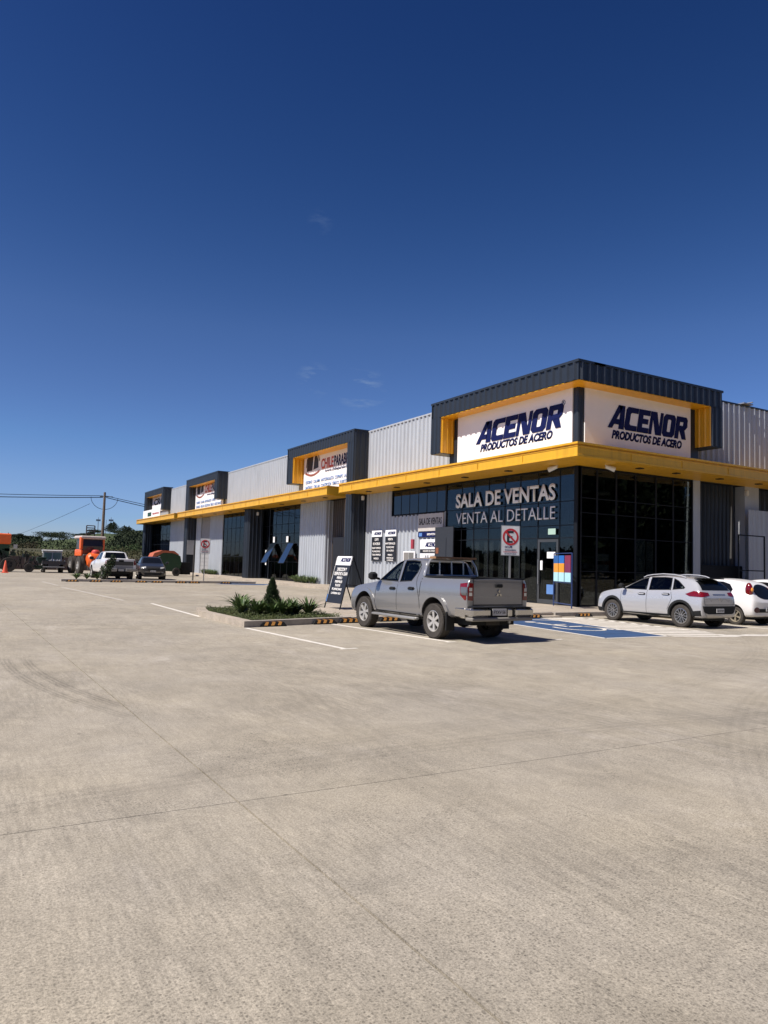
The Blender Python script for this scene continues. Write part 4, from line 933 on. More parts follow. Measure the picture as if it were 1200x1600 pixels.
def wheel(parent, x, y, r, w, side, spokes=6, rimcol=RIM, rimr=.62, twin=False, rot=0.0):
    """side +1 = left"""
    prof = [(r*rimr, -w/2), (r*.93, -w/2), (r*.985, -w*.42), (r, -w*.3), (r, w*.3), (r*.985, w*.42), (r*.93, w/2), (r*rimr, w/2), (r*rimr-.012, w*.3), (r*rimr-.012, -w*.3)]
    t = MB().lathe(prof, (0, 0, 0), n=40, closed=True)
    nt_ = 44
    for i in range(nt_):             # tread blocks
        a = 2*pi*i/nt_
        for (y0, y1, da) in ((-w*.46, -w*.12, 0), (w*.12, w*.46, .5)):
            a2 = a+da*2*pi/nt_; c, s = cos(a2), sin(a2); hw = r*.045
            vs = []
            for rr in (r*.99, r*1.012):
                for yy in (y0, y1):
                    for k in (-1, 1): vs.append((rr*c-k*hw*s, yy, rr*s+k*hw*c))
            t.add(vs, [(4, 5, 7, 6), (0, 4, 6, 2), (1, 3, 7, 5), (0, 1, 5, 4), (2, 6, 7, 3)])
    o = t.build('wheel', RUB, parent, smooth=True); o.location = (x, y, r); o.rotation_euler = (0, rot, 0)
    R = r*rimr; s = side
    rb = MB().lathe([(R, s*w*.46), (R-.018, s*w*.48), (R-.03, s*w*.38), (R-.035, -s*w*.2)], (0, 0, 0), n=36)
    rb.lathe([(.001, s*w*.40), (R*.16, s*w*.40), (R*.20, s*w*.34), (R*.2, s*w*.2)], (0, 0, 0), n=16)
    for k in range(spokes):
        a = 2*pi*k/spokes
        for da, wd in (((-.12, .009), (.12, .009)) if twin else ((0, .026 if spokes < 7 else .02),)):
            i0, i1 = R*.15, R*.95; a0 = a+da*.6; a1 = a+da*2.2
            c0, s0, c1, s1 = cos(a0), sin(a0), cos(a1), sin(a1); W0, W1 = wd*r/.38*1.0, wd*r/.38*1.5
            ya, yb = s*w*.39, s*w*.43
            top = [(i0*c0-W0*s0, ya, i0*s0+W0*c0), (i0*c0+W0*s0, ya, i0*s0-W0*c0), (i1*c1+W1*s1, yb, i1*s1-W1*c1), (i1*c1-W1*s1, yb, i1*s1+W1*c1)]
            bot = [(p[0], p[1]-s*.03, p[2]) for p in top]
            rb.add(top+bot, [(0, 1, 2, 3), (7, 6, 5, 4), (0, 4, 5, 1), (1, 5, 6, 2), (2, 6, 7, 3), (3, 7, 4, 0)])
    rb.build('rim', rimcol, o, smooth=True)
    MB().lathe([(.001, s*w*.12), (R-.02, s*w*.12), (R-.02, s*w*.05), (.001, s*w*.05)], (0, 0, 0), n=24).build('brake_disc', RIMD, o)
    MB().lathe([(.001, s*w*.41), (R*.1, s*w*.41), (R*.13, s*w*.395)], (0, 0, 0), n=12).build('hub_cap', RIMD if twin else rimcol, o)
    return o
def arch_cut(x, r, y0, y1):
    mb = MB(); n = 28
    poly = [(x+r*cos(2*pi*i/n), r*.96+.0+r*sin(2*pi*i/n)) for i in range(n)]
    return mb.prism(poly, 1, y0, y1)
def arc_poly(x, z, r0, r1, a0=0, a1=180, n=14):
    o = [(x+r1*cos(radians(a0+(a1-a0)*i/n)), z+r1*sin(radians(a0+(a1-a0)*i/n))) for i in range(n+1)]
    i_ = [(x+r0*cos(radians(a0+(a1-a0)*i/n)), z+r0*sin(radians(a0+(a1-a0)*i/n))) for i in range(n, -1, -1)]
    return o+i_
def mirror(parent, x, y, z, s, m_, sc=1.0):
    mb = MB().bevbox(x-.09*sc, x+.09*sc, *sorted((y+s*.06, y+s*.27*sc)), z-.07*sc, z+.12*sc, .05); mb.tube((x, y-s*.04, z-.05), (x, y+s*.1, z-.02), .028)
    return mb.build('wing_mirror', m_, parent, smooth=True)
def handle(bv, x, z, side, parent, mt=PLAST, w=.2):
    decal(bv, [(x-w/2-.03, z-.035), (x+w/2+.03, z-.035), (x+w/2+.05, z), (x+w/2+.0, z+.035), (x-w/2, z+.035), (x-w/2-.05, z)], side, .002, 'handle_recess', PLAST, parent)
    decal(bv, [(x-w/2, z-.012), (x+w/2, z-.012), (x+w/2, z+.016), (x-w/2, z+.016)], side, .012, 'door_handle', mt, parent, thick=.025)
def plate(parent, x, y0, z, w, h, text, facing=-1):
    p = MB().box(min(x, x+facing*.012), max(x, x+facing*.012), y0-w/2, y0+w/2, z-h/2, z+h/2).build('number_plate', PLATE, parent)
    lettering(text, BLACK, p, (x+facing*.014, y0+(w*.42 if facing < 0 else -w*.42), z-h*.28), (0, -1 if facing < 0 else 1, 0), (0, 0, 1), w*.84, h*.5, bold=.01, depth=.002)
    return p

def silver_pickup():
    t = thing('pickup_truck', 'silver double-cab pickup with roof plank, parked nose-in beside the planting island', 'pickup truck', (9.93, 15.05, 0), radians(92.6))
    t.scale = (.985, .965, 1)
    st = [(2.42, sec(.42, .62, .80, .62, .86, .45)), (2.38, sec(.36, .80, .86, .80, .95, .62)), (2.2, sec(.33, .87, .92, .86, 1.03, .72)), (1.8, sec(.34, .89, .98, .88, 1.09, .76)), (1.4, sec(.36, .90, 1.06, .88, 1.13, .78)), (1.12, sec(.38, .90, 1.12, .88, 1.17, .78)),
          (1.04, sec(.40, .90, 1.13, .88, 1.19, .76)), (.98, sec(.40, .90, 1.14, .88, 1.22, .74)), (.75, sec(.40, .90, 1.16, .88, 1.40, .70)), (.42, sec(.40, .90, 1.18, .88, 1.64, .64)), (.25, sec(.40, .90, 1.19, .88, 1.73, .62)), (.0, sec(.40, .90, 1.20, .88, 1.775, .61)), (-.4, sec(.40, .90, 1.22, .88, 1.785, .61)), (-.72, sec(.40, .90, 1.25, .88, 1.765, .60)), (-.82, sec(.40, .90, 1.27, .88, 1.74, .60)),
          (-.87, sec(.42, .90, 1.29, .88, 1.70, .60)), (-.93, sec(.42, .90, 1.29, .885, 1.36, .78)), (-.97, sec(.42, .90, 1.29, .885, 1.335, .80)), (-1.4, sec(.45, .90, 1.29, .885, 1.335, .80)), (-2.1, sec(.48, .90, 1.30, .885, 1.345, .80)), (-2.55, sec(.52, .895, 1.31, .88, 1.355, .80)), (-2.64, sec(.56, .885, 1.31, .87, 1.355, .80)), (-2.665, sec(.60, .86, 1.30, .85, 1.345, .78))]
    me = loft(st); bv = bvh_of(me)
    fd = [(.90, 1.215), (.70, 1.36), (.40, 1.575), (.24, 1.67), (.08, 1.695), (.06, 1.205)]
    rd = [(-.04, 1.205), (-.02, 1.70), (-.35, 1.71), (-.60, 1.69), (-.70, 1.60), (-.66, 1.44), (-.52, 1.235)]
    cutters = [arch_cut(1.5, .47, .55, 1.2), arch_cut(1.5, .47, -1.2, -.55), arch_cut(-1.5, .47, .55, 1.2), arch_cut(-1.5, .47, -1.2, -.55),
               cavity((-.74, 1.0, .75, .62), (-.74, .93, .75, 1.18)), cavity((-.74, .93, .75, 1.179), (-.72, .20, .545, 1.69)), MB().prism(fd, 1, -1.2, 1.2), MB().prism(rd, 1, -1.2, 1.2), MB().box(-2.58, -1.0, -.76, .76, .88, 1.6),
               MB().prism([(-.64, 1.24), (.64, 1.24), (.54, 1.64), (-.54, 1.64)], 0, .22, 1.3), MB().prism([(-.60, 1.40), (.60, 1.40), (.54, 1.66), (-.54, 1.66)], 0, -.96, -.6)]
    for m_ in (SILVER,): me.materials.clear(); me.materials.append(m_)
    body = cut(me, cutters); body.name = 'body'
    if len(body.materials) < 2: pass
    for p in body.polygons: p.use_smooth = True
    try: body.set_sharp_from_angle(angle=radians(38))
    except Exception: pass
    link('body', body, t)
    for side in 'lr':
        s = 1 if side == 'l' else -1
        decal(bv, fd, side, -.012, 'front_door_window', CGLASS, t); decal(bv, rd, side, -.012, 'rear_door_window', CGLASS, t)
        for po in (fd, rd):
            seam(bv, po+[po[0]], side, t, .022, PLAST, 'window_seal')
        seam(bv, [(1.0, 1.19), (.98, .95), (1.0, .50)], side, t); seam(bv, [(.02, 1.2), (.02, .46)], side, t); seam(bv, [(-.74, 1.55), (-.72, 1.3), (-.84, 1.05), (-.93, .80), (-.95, .50)], side, t, .016)
        seam(bv, [(-.95, 1.30), (-.93, .9)], side, t, .02); seam(bv, [(1.0, .47), (-.95, .47)], side, t, .03)
        handle(bv, .22, 1.03, side, t); handle(bv, -.58, 1.06, side, t)
        mirror(t, .88, s*.88, 1.28, s, PLAST)
        # bulged arch lips
        for xx in (1.5, -1.5): decal(bv, arc_poly(xx, .44, .47, .56, -8, 188, 18), side, .004, 'arch_flare', SILVER, t, thick=.022)
        # tail lamps: wrap the rear corner
        decal(bv, [(-2.40, 1.24), (-2.655, 1.27), (-2.66, .90), (-2.58, .90), (-2.44, 1.0)], side, .006, 'tail_lamp', LRED, t, cell=.04)
        decal(bv, [(-2.44, 1.17), (-2.64, 1.17), (-2.64, 1.0), (-2.5, 1.0), (-2.45, 1.05)], side, .012, 'clear_lens', mat('lamp_smoked', (.10, .10, .10), .1, coat=1), t, cell=.04)
        ly = sorted((s*.72, s*.865))
        decal(bv, [(ly[0], .89), (ly[1], .90), (ly[1], 1.27), (ly[0], 1.25)], 'b', .010, 'tail_lamp', LRED, t, cell=.04)
        for z0 in (1.09, .99): 
            a, b = sorted((s*.76, s*.84)); decal(bv, [(a, z0), (b, z0), (b, z0+.07), (a, z0+.07)], 'b', .018, 'clear_lens', LCLEAR, t, cell=.04)
        # running board
        MB().bevbox(-.92, .95, *sorted((s*.86, s*1.02)), .36, .42, .02).build('running_board', mat('step_silver', (.42, .42, .41), .35, .6), t, smooth=True)
        for xx in (-.8, .0, .8): MB().tube((xx, s*.5, .46), (xx, s*.9, .38), .022).build('step_bracket', PLAST, t)
        MB().box(-2.02, -1.985, *sorted((s*.70, s*.93)), .22, .62).build('mud_flap', PLAST, t)
    decal(bv, [(-.66, 1.22), (.66, 1.22), (.56, 1.66), (-.56, 1.66)], 'f', .004, 'windscreen', CGLASS, t)
    decal(bv, [(-.62, 1.37), (.62, 1.37), (.56, 1.68), (-.56, 1.68)], 'b', .006, 'rear_window', glass('rear_tint', (.10, .11, .12), .0, base_mix=.35), t)
    decal(bv, [(-.80, .86), (.80, .86), (.80, .62), (-.80, .62)], 'f', .01, 'grille', PLAST, t)
    # tailgate
    seam(bv, [(-.715, 1.33), (-.715, .80)], 'b', t, .016); seam(bv, [(.715, 1.33), (.715, .80)], 'b', t, .016); seam(bv, [(-.72, .80), (.72, .80)], 'b', t, .022); 
    decal(bv, [(-.70, 1.275), (.70, 1.275), (.70, 1.29), (-.70, 1.29)], 'b', .003, 'tailgate_crease', mat('crease_grey', (.15, .15, .15), .5), t)
    MB().bevbox(-2.70, -2.64, -.10, .10, 1.17, 1.25, .015).build('tailgate_handle', PLAST, t, smooth=True)
    em = MB()
    for ang in (90, 210, 330):
        a = radians(ang); c = (cos(a)*.05, 1.04+sin(a)*.05); d = (cos(a), sin(a)); nn = (-sin(a), cos(a)); h = .045
        em.prism([(c[0]-d[0]*h, c[1]-d[1]*h), (c[0]+nn[0]*.028, c[1]+nn[1]*.028), (c[0]+d[0]*h, c[1]+d[1]*h), (c[0]-nn[0]*.028, c[1]-nn[1]*.028)], 0, -2.69, -2.675)
    em.build('emblem', CHROME, t)
    MB().box(-2.66, -1.0, -.79, -.76, 1.345, 1.372).box(-2.66, -1.0, .76, .79, 1.345, 1.372).box(-2.66, -2.60, -.759, .759, 1.35, 1.378).build('bed_rail_cap', PLAST, t)
    MB().box(-2.58, -1.0, -.76, .76, .86, .885).build('bed_liner', PLAST, t)
    # bumper: two chrome corners, black plate recess
    for s in (-1, 1):
        y0, y1 = sorted((s*.36, s*.90)); MB().bevbox(-2.86, -2.56, y0, y1, .55, .75, .05).build('bumper_corner', CHROME, t, smooth=True)
        MB().bevbox(-2.6, -2.25, *sorted((s*.80, s*.905)), .52, .74, .03).build('bumper_wrap', CHROME, t, smooth=True)
        MB().box(-2.84, -2.6, *sorted((s*.34, s*.86)), .752, .765).build('bumper_step', PLAST, t)
    MB().box(-2.78, -2.5, -.36, .36, .54, .76).build('bumper_centre', PLAST, t); MB().bevbox(-2.84, -2.6, -.88, .88, .47, .548, .02).build('bumper_lower', mat('valance_grey', (.2, .19, .17), .6), t, smooth=True)
    MB().bevbox(-2.845, -2.76, -.26, -.14, .56, .72, .02).build('chrome_insert', CHROME, t, smooth=True)
    plate(t, -2.79, .08, .66, .40, .145, 'FYXV·56')
    # underbody
    MB().box(-2.5, 2.2, -.62, .62, .36, .55).build('chassis', PLAST, t); MB().tube((-1.5, -.7, .38), (-1.5, .7, .38), .06).lathe([(.001, -.14), (.12, -.12), (.16, 0), (.12, .12), (.001, .14)], (-1.5, 0, .38)).build('rear_axle', PLAST, t)
    MB().tube((-2.55, -.45, .42), (-1.8, -.45, .44), .035).build('exhaust_pipe', STEEL, t)
    MB().lathe([(.16, -.1), (.36, -.1), (.36, .1), (.16, .1)], (0, 0, 0), axis=2, closed=True, n=24).build('spare_wheel', RUB, t).location = (-2.2, 0, .46)
    # rack behind the cab
    rk = MB(); rr = .021
    for s in (-1, 1): rk.path([(-1.0, s*.80, 1.36), (-1.0, s*.74, 1.58), (-.98, s*.62, 1.74)], .026)
    rk.tube((-.98, -.62, 1.74), (-.98, .62, 1.74), rr); rk.tube((-1.0, -.79, 1.38), (-1.0, .79, 1.38), rr)
    for y in (-.36, 0, .36): rk.tube((-1.0, y, 1.38), (-.98, y, 1.74), .017)
    rk.build('cab_rack', mat('rack_silver', (.5, .5, .5), .3, .6), t, smooth=True)
    # window guard, seats and wheel seen through the openings
    ss = mat('seat_cloth', (.05, .055, .065), .9)
    for x in (.30, -.60):
        for y in (-.38, .38): MB().bevbox(x-.32 if x > 0 else x-.02, x-.18 if x > 0 else x+.1, y-.24, y+.24, 1.15, 1.45, .05).bevbox(x-.34 if x > 0 else x, x-.22 if x > 0 else x+.1, y-.13, y+.13, 1.46, 1.62, .04).build('seat', ss, t, smooth=True)
    MB().lathe([(.17, -.012), (.19, 0), (.17, .012), (.155, 0)], (0, 0, 0), axis=0, closed=True, n=20).build('steering_wheel', PLAST, t).location = (.55, .38, 1.30)
    for s in (1, -1):
        wheel(t, 1.5, s*.79, .385, .25, s, rot=.2); wheel(t, -1.5, s*.79, .385, .25, s, rot=.6)
    return t
pk = silver_pickup()
tag(MB().box(-.6, .6, -.115, .115, 0, .045).build('wooden_plank', WOOD), 'brown wooden plank lying across the silver pickup roof rack', 'plank')
o = [x for x in COL.objects if x.name.startswith('wooden_plank')][-1]; o.location = (10.02, 14.07, 1.765); o.rotation_euler.z = radians(3)

def generic_car(t, st, paint_, axles, r, arch_r, wins, see_through=False, track=.74, tw=.2, spokes=5, twin=False, rimcol=RIM, rimr=.64, rots=(0, .3)):
    me = loft(st); bv = bvh_of(me); me.materials.clear(); me.materials.append(paint_)
    cutters = []
    for ax in axles:
        for s in (-1, 1): cutters.append(arch_cut(ax, arch_r, *sorted((s*(track-tw*.75), s*1.3))))
    if see_through:
        cutters += see_through
        for w in wins: cutters.append(MB().prism(w, 1, -1.3, 1.3))
    body = cut(me, cutters); body.name = 'body'
    for p in body.polygons: p.use_smooth = True
    try: body.set_sharp_from_angle(angle=radians(38))
    except Exception: pass
    link('body', body, t)
    for side in 'lr':
        for w in wins:
            decal(bv, w, side, -.008 if see_through else .005, 'side_window', CGLASS if see_through else CDARK, t)
            seam(bv, w+[w[0]], side, t, .02, PLAST, 'window_seal')
    for i, ax in enumerate(axles):
        for s in (-1, 1): wheel(t, ax, s*track, r, tw, s, spokes, rimcol, rimr, twin, rots[i])
    x0, x1 = min(axles)-.5, max(axles)+.4; MB().box(x0, x1, -.55, .55, .22, .42).build('underbody', PLAST, t)
    return bv
def crossover():
    t = thing('suv', 'white crossover with black wheel arches and silver roof rails beside the hatched strip', 'car', (19.33, 15.78, 0), radians(90.5))
    t.scale = (1, .95, 1)
    S_ = [(2.10, sec(.30, .55, .62, .55, .70, .4)), (2.05, sec(.25, .72, .72, .70, .82, .55)), (1.9, sec(.23, .82, .80, .79, .92, .64)), (1.5, sec(.24, .87, .90, .84, 1.0, .72)), (1.1, sec(.25, .88, .98, .85, 1.05, .74)), (1.0, sec(.25, .88, .99, .85, 1.07, .72)), (.92, sec(.25, .88, 1.0, .85, 1.10, .70)), (.6, sec(.25, .88, 1.01, .85, 1.28, .64)), (.25, sec(.25, .88, 1.02, .85, 1.44, .60)),
          (.0, sec(.25, .88, 1.03, .85, 1.50, .58)), (-.5, sec(.25, .88, 1.05, .85, 1.54, .58)), (-1.0, sec(.26, .88, 1.08, .85, 1.52, .57)), (-1.45, sec(.27, .88, 1.10, .85, 1.47, .56)), (-1.68, sec(.28, .88, 1.10, .84, 1.42, .56)), (-1.85, sec(.29, .87, 1.08, .83, 1.20, .60)), (-1.92, sec(.30, .86, 1.04, .82, 1.09, .62)), (-1.99, sec(.32, .84, .95, .80, 1.0, .62)), (-2.03, sec(.36, .78, .84, .76, .88, .6))]
    fw_ = [(.86, 1.055), (.55, 1.23), (.22, 1.38), (.0, 1.43), (-.02, 1.055)]; rw_ = [(-.12, 1.055), (-.10, 1.44), (-.6, 1.455), (-.86, 1.44), (-.92, 1.09)]; qw = [(-.99, 1.10), (-.93, 1.425), (-1.10, 1.36), (-1.38, 1.17), (-1.36, 1.14)]
    bv = generic_car(t, S_, SWHITE, (1.29, -1.31), .335, .39, [fw_, rw_, qw], see_through=[cavity((-1.6, .85, .70, .55), (-1.5, .85, .70, 1.03)), cavity((-1.5, .85, .70, 1.029), (-1.35, .05, .50, 1.43)), MB().prism([(-.58, 1.14), (.58, 1.14), (.50, 1.40), (-.50, 1.40)], 0, .1, 1.2)], track=.76, spokes=6, twin=True, rimr=.68, rimcol=mat('rim_two_tone', (.4, .4, .4), .3, .8))
    for side in 'lr':
        s = 1 if side == 'l' else -1
        for ax in (1.29, -1.31): decal(bv, arc_poly(ax, .36, .385, .455, -12, 192, 16), side, .004, 'arch_trim', PLAST, t, thick=.012)
        decal(bv, [(.86, .25), (-.88, .25), (-.88, .36), (.86, .34)], side, .006, 'sill_trim', PLAST, t, thick=.01)
        decal(bv, [(-1.70, .50), (-2.08, .55), (-2.08, .32), (-1.75, .27)], side, .006, 'corner_trim', PLAST, t)
        decal(bv, [(1.62, .40), (2.0, .42), (1.98, .28), (1.66, .26)], side, .006, 'corner_trim', PLAST, t)
        seam(bv, [(.95, 1.05), (.93, .7), (.86, .38)], side, t); seam(bv, [(-.07, 1.05), (-.07, .36)], side, t); seam(bv, [(-.93, 1.08), (-1.0, .85), (-.84, .5)], side, t)
        handle(bv, .12, .92, side, t, mat('handle_pale', (.5, .5, .5), .3, .3)); handle(bv, -.78, .95, side, t, mat('handle_pale', (.5, .5, .5), .3, .3))
        mirror(t, .80, s*.85, 1.12, s, PLAST, .85)
        decal(bv, [(-1.46, .99), (-1.72, 1.09), (-1.94, 1.06), (-2.02, .96), (-1.96, .92), (-1.6, .93)], side, .008, 'tail_lamp', LRED, t, cell=.04)
        a, b = sorted((s*.50, s*.84)); decal(bv, [(s*.46, .97), (s*.84, .91), (s*.84, 1.08), (s*.46, 1.05)], 'b', .008, 'tail_lamp', LRED, t, cell=.04)
        rp = [(.22, s*.60, 1.43), (.1, s*.60, 1.485), (-.1, s*.60, 1.52), (-.5, s*.60, 1.555), (-.9, s*.59, 1.545), (-1.15, s*.59, 1.515), (-1.3, s*.58, 1.47)]
        MB().path(rp, .016).build('roof_rail', mat('rail_silver', (.6, .6, .6), .3, .4), t, smooth=True)
        decal(bv, [(1.75, .80), (2.02, .74), (1.98, .66), (1.8, .70)], side, .006, 'headlamp', LCLEAR, t)
        a, b = sorted((s*.45, s*.75)); decal(bv, [(a, .66), (b, .66), (b, .76), (a, .76)], 'f', .006, 'headlamp', LCLEAR, t)
    decal(bv, [(-.66, 1.12), (.66, 1.12), (.55, 1.43), (-.55, 1.43)], 'b', .008, 'rear_window', CDARK, t); seam(bv, [(-.74, .98), (-.70, .70), (.70, .70), (.74, .98)], 'b', t, .014)
    MB().bevbox(-1.82, -1.55, -.55, .55, 1.44, 1.475, .012).build('rear_spoiler', PLAST, t, smooth=True)
    decal(bv, [(-.60, 1.12), (.60, 1.12), (.52, 1.42), (-.52, 1.42)], 'f', .006, 'windscreen', CGLASS, t)
    ss = mat('seat_cloth', (.05, .055, .065), .9)
    for x in (.15, -.75):
        for y in (-.36, .36): MB().bevbox(x-.12, x+.06, y-.22, y+.22, .75, 1.18, .05).bevbox(x-.12, x, y-.12, y+.12, 1.19, 1.34, .04).build('seat', ss, t, smooth=True)
    decal(bv, [(-.80, .66), (.80, .66), (.74, .50), (.58, .38), (-.58, .38), (-.74, .50)], 'b', .010, 'bumper_black', PLAST, t); decal(bv, [(-.70, .46), (-.56, .43), (.56, .43), (.70, .46), (.56, .31), (-.56, .31)], 'b', .020, 'skid_plate', mat('skid_silver', (.5, .48, .44), .4, .4), t)
    decal(bv, [(-.3, .99), (.3, .99), (.3, 1.01), (-.3, 1.01)], 'b', .012, 'chrome_strip', CHROME, t); MB().lathe([(.001, -2.03), (.035, -2.03), (.035, -2.01)], (0, 0, .86), axis=0, n=12).build('badge', CHROME, t)
    decal(bv, [(-.6, .64), (.6, .64), (.6, .38), (-.6, .38)], 'f', .008, 'grille', PLAST, t)
    plate(t, -2.04, 0, .53, .36, .12, 'HX RP 87'); return t
crossover()
def hatch(loc, label, st_col=WPAINT, plate_t='JB PW 12', lr=True):
    t = thing('hatchback', label, 'car', loc, radians(90), None)
    S_ = [(1.78, sec(.30, .5, .60, .5, .66, .35)), (1.72, sec(.24, .68, .70, .66, .78, .5)), (1.5, sec(.22, .77, .80, .74, .90, .6)), (1.1, sec(.22, .80, .90, .77, 1.0, .64)), (.95, sec(.22, .81, .93, .77, 1.06, .62)), (.6, sec(.22, .81, .95, .77, 1.28, .56)), (.25, sec(.22, .81, .96, .77, 1.41, .52)), (-.2, sec(.22, .81, .98, .77, 1.46, .52)), (-.7, sec(.23, .81, 1.0, .77, 1.46, .52)), (-1.15, sec(.24, .82, 1.02, .77, 1.42, .52)), (-1.42, sec(.25, .81, 1.03, .76, 1.34, .52)), (-1.62, sec(.26, .80, .98, .74, 1.12, .52)), (-1.74, sec(.28, .77, .80, .72, .88, .52)), (-1.80, sec(.32, .68, .66, .66, .72, .5))]
    w = [(.80, 1.0), (.55, 1.14), (.25, 1.30), (-.1, 1.36), (-.62, 1.35), (-.88, 1.28), (-1.02, 1.12), (-.98, 1.0), (-.7, .97)]
    bv = generic_car(t, S_, st_col, (1.17, -1.17), .285, .335, [w], track=.69, tw=.17, spokes=5, rimr=.7, rimcol=mat('rim_sand', (.38, .34, .26), .4, .5), rimr_=.7) if 0 else generic_car(t, S_, st_col, (1.17, -1.17), .285, .335, [w], track=.69, tw=.17, spokes=5, rimr=.7, rimcol=mat('rim_sand', (.38, .34, .26), .4, .5))
    ov = lambda cx_, cz, rx, rz, n=20: [(cx_+rx*cos(2*pi*i/n)*(1-.12*sin(2*pi*i/n)), cz+rz*sin(2*pi*i/n)) for i in range(n)]
    decal(bv, ov(0, 1.07, .48, .235), 'b', .008, 'rear_window', CDARK, t, cell=.05)
    for s in (-1, 1):
        def ell(c, r_, n=14):
            m_ = MB(); m_.lathe([(r_[0]*cos(radians(q)), r_[2]*sin(radians(q))) for q in (-89, -65, -40, -15, 15, 40, 65, 89)], (0, 0, 0), axis=2, n=n)
            m_.v = [(c[0]+x, c[1]+y*r_[1]/r_[0], c[2]+z) for x, y, z in m_.v]; return m_
        ell((-1.55, s*.60, 1.09), (.125, .11, .265)).build('tail_lamp', LRED, t, smooth=True)
        ell((-1.625, s*.60, 1.13), (.075, .065, .085)).build('amber_lens', LAMB, t, smooth=True)
        decal(bv, ov(s*.56, .50, .13, .09, 12), 'b', .010, 'fog_pod', mat('pod_dark', (.06, .02, .02), .3), t, cell=.04)
        side = 'l' if s > 0 else 'r'
        mirror(t, .72, s*.78, 1.06, s, st_col, .7); seam(bv, [(.85, .98), (.82, .4)], side, t); seam(bv, [(-.05, .97), (-.05, .35)], side, t); seam(bv, [(-.95, .97), (-1.0, .78), (-.80, .5)], side, t); handle(bv, .1, .86, side, t, st_col, .16); handle(bv, -.75, .88, side, t, st_col, .16)
        decal(bv, [(1.3, .86), (1.66, .72), (1.6, .62), (1.35, .7)], side, .006, 'headlamp', LCLEAR, t)
    decal(bv, [(-.50, .54), (.50, .54), (.56, .42), (-.56, .42)], 'b', .008, 'bumper_insert', PLAST, t); decal(bv, [(-.5, 1.12), (.5, 1.12), (.44, 1.34), (-.44, 1.34)], 'f', .008, 'windscreen', CDARK, t)
    decal(bv, [(-.55, .40), (.0, .30), (.55, .40), (.5, .5), (-.5, .5)], 'f', .008, 'grille', PLAST, t)
    plate(t, -1.84, 0, .52, .34, .12, plate_t); return t
hatch((22.42, 16.02, 0), 'small round white hatchback with tall red and amber tail lamps, second car of the row')
hatch((25.25, 16.3, 0), 'white hatchback cut by the right edge of the photo, third car of the row', plate_t='KL TS 45')

def ford():
    t = thing('pickup_truck', 'large white pickup seen from behind at the far kerb, tailgate towards us', 'pickup truck', (9.37, 54.5, 0), radians(92))
    S_ = [(2.9, sec(.5, .8, .9, .8, 1.0, .6)), (2.8, sec(.45, .97, 1.05, .95, 1.18, .75)), (2.0, sec(.45, 1.0, 1.18, .97, 1.26, .8)), (1.35, sec(.45, 1.0, 1.24, .97, 1.30, .8)), (1.2, sec(.45, 1.0, 1.25, .97, 1.38, .8)), (.5, sec(.45, 1.0, 1.27, .97, 1.86, .70)), (.2, sec(.45, 1.0, 1.28, .97, 1.92, .69)), (-.7, sec(.45, 1.0, 1.30, .97, 1.93, .69)), (-1.0, sec(.45, 1.0, 1.32, .97, 1.88, .69)), (-1.08, sec(.47, 1.0, 1.34, .98, 1.42, .85)), (-1.15, sec(.47, 1.0, 1.34, .98, 1.40, .88)), (-2.8, sec(.55, 1.0, 1.36, .98, 1.42, .88)), (-2.93, sec(.58, .99, 1.36, .97, 1.42, .88)), (-2.96, sec(.6, .97, 1.35, .95, 1.41, .86))]
    w1 = [(1.1, 1.35), (.55, 1.74), (.2, 1.82), (.15, 1.35)]; w2 = [(.05, 1.35), (.05, 1.83), (-.7, 1.83), (-.85, 1.38)]
    bv = generic_car(t, S_, WPAINT, (1.85, -1.8), .41, .49, [w1, w2], track=.86, tw=.28, spokes=6)
    decal(bv, [(-.70, 1.46), (.70, 1.46), (.62, 1.85), (-.62, 1.85)], 'b', .008, 'rear_window', CDARK, t)
    decal(bv, [(-.80, 1.26), (.80, 1.26), (.80, .98), (-.80, .98)], 'b', .008, 'tailgate_band', mat('band_dark', (.05, .05, .05), .5), t); decal(bv, [(-.80, .96), (.80, .96), (.80, .80), (-.80, .80)], 'b', .008, 'tailgate_lower', mat('band_grey', (.25, .25, .25), .5), t)
    MB().bevbox(-3.0, -2.94, -.16, .16, 1.22, 1.36, .02).build('tailgate_handle', PLAST, t)
    for s in (-1, 1):
        a, b = sorted((s*.83, s*.965)); decal(bv, [(a, 1.02), (b, 1.02), (b, 1.34), (a, 1.34)], 'b', .010, 'tail_lamp', LRED, t, cell=.05)
        decal(bv, [(-2.9, 1.02), (-2.75, 1.02), (-2.75, 1.34), (-2.9, 1.34)], 'l' if s > 0 else 'r', .008, 'tail_lamp', LRED, t, cell=.05)
        MB().bevbox(-3.16, -2.9, *sorted((s*.28, s*.98)), .58, .80, .04).build('bumper_corner', mat('bumper_grey', (.3, .3, .3), .3, .6), t); mirror(t, 1.0, s*.98, 1.4, s, PLAST, 1.2)
    MB().box(-3.1, -2.9, -.28, .28, .55, .78).build('bumper_centre', PLAST, t); plate(t, -3.105, 0, .68, .36, .13, 'KR DT 20')
    MB().box(-2.9, 2.4, -.6, .6, .42, .6).build('chassis', PLAST, t)
ford()
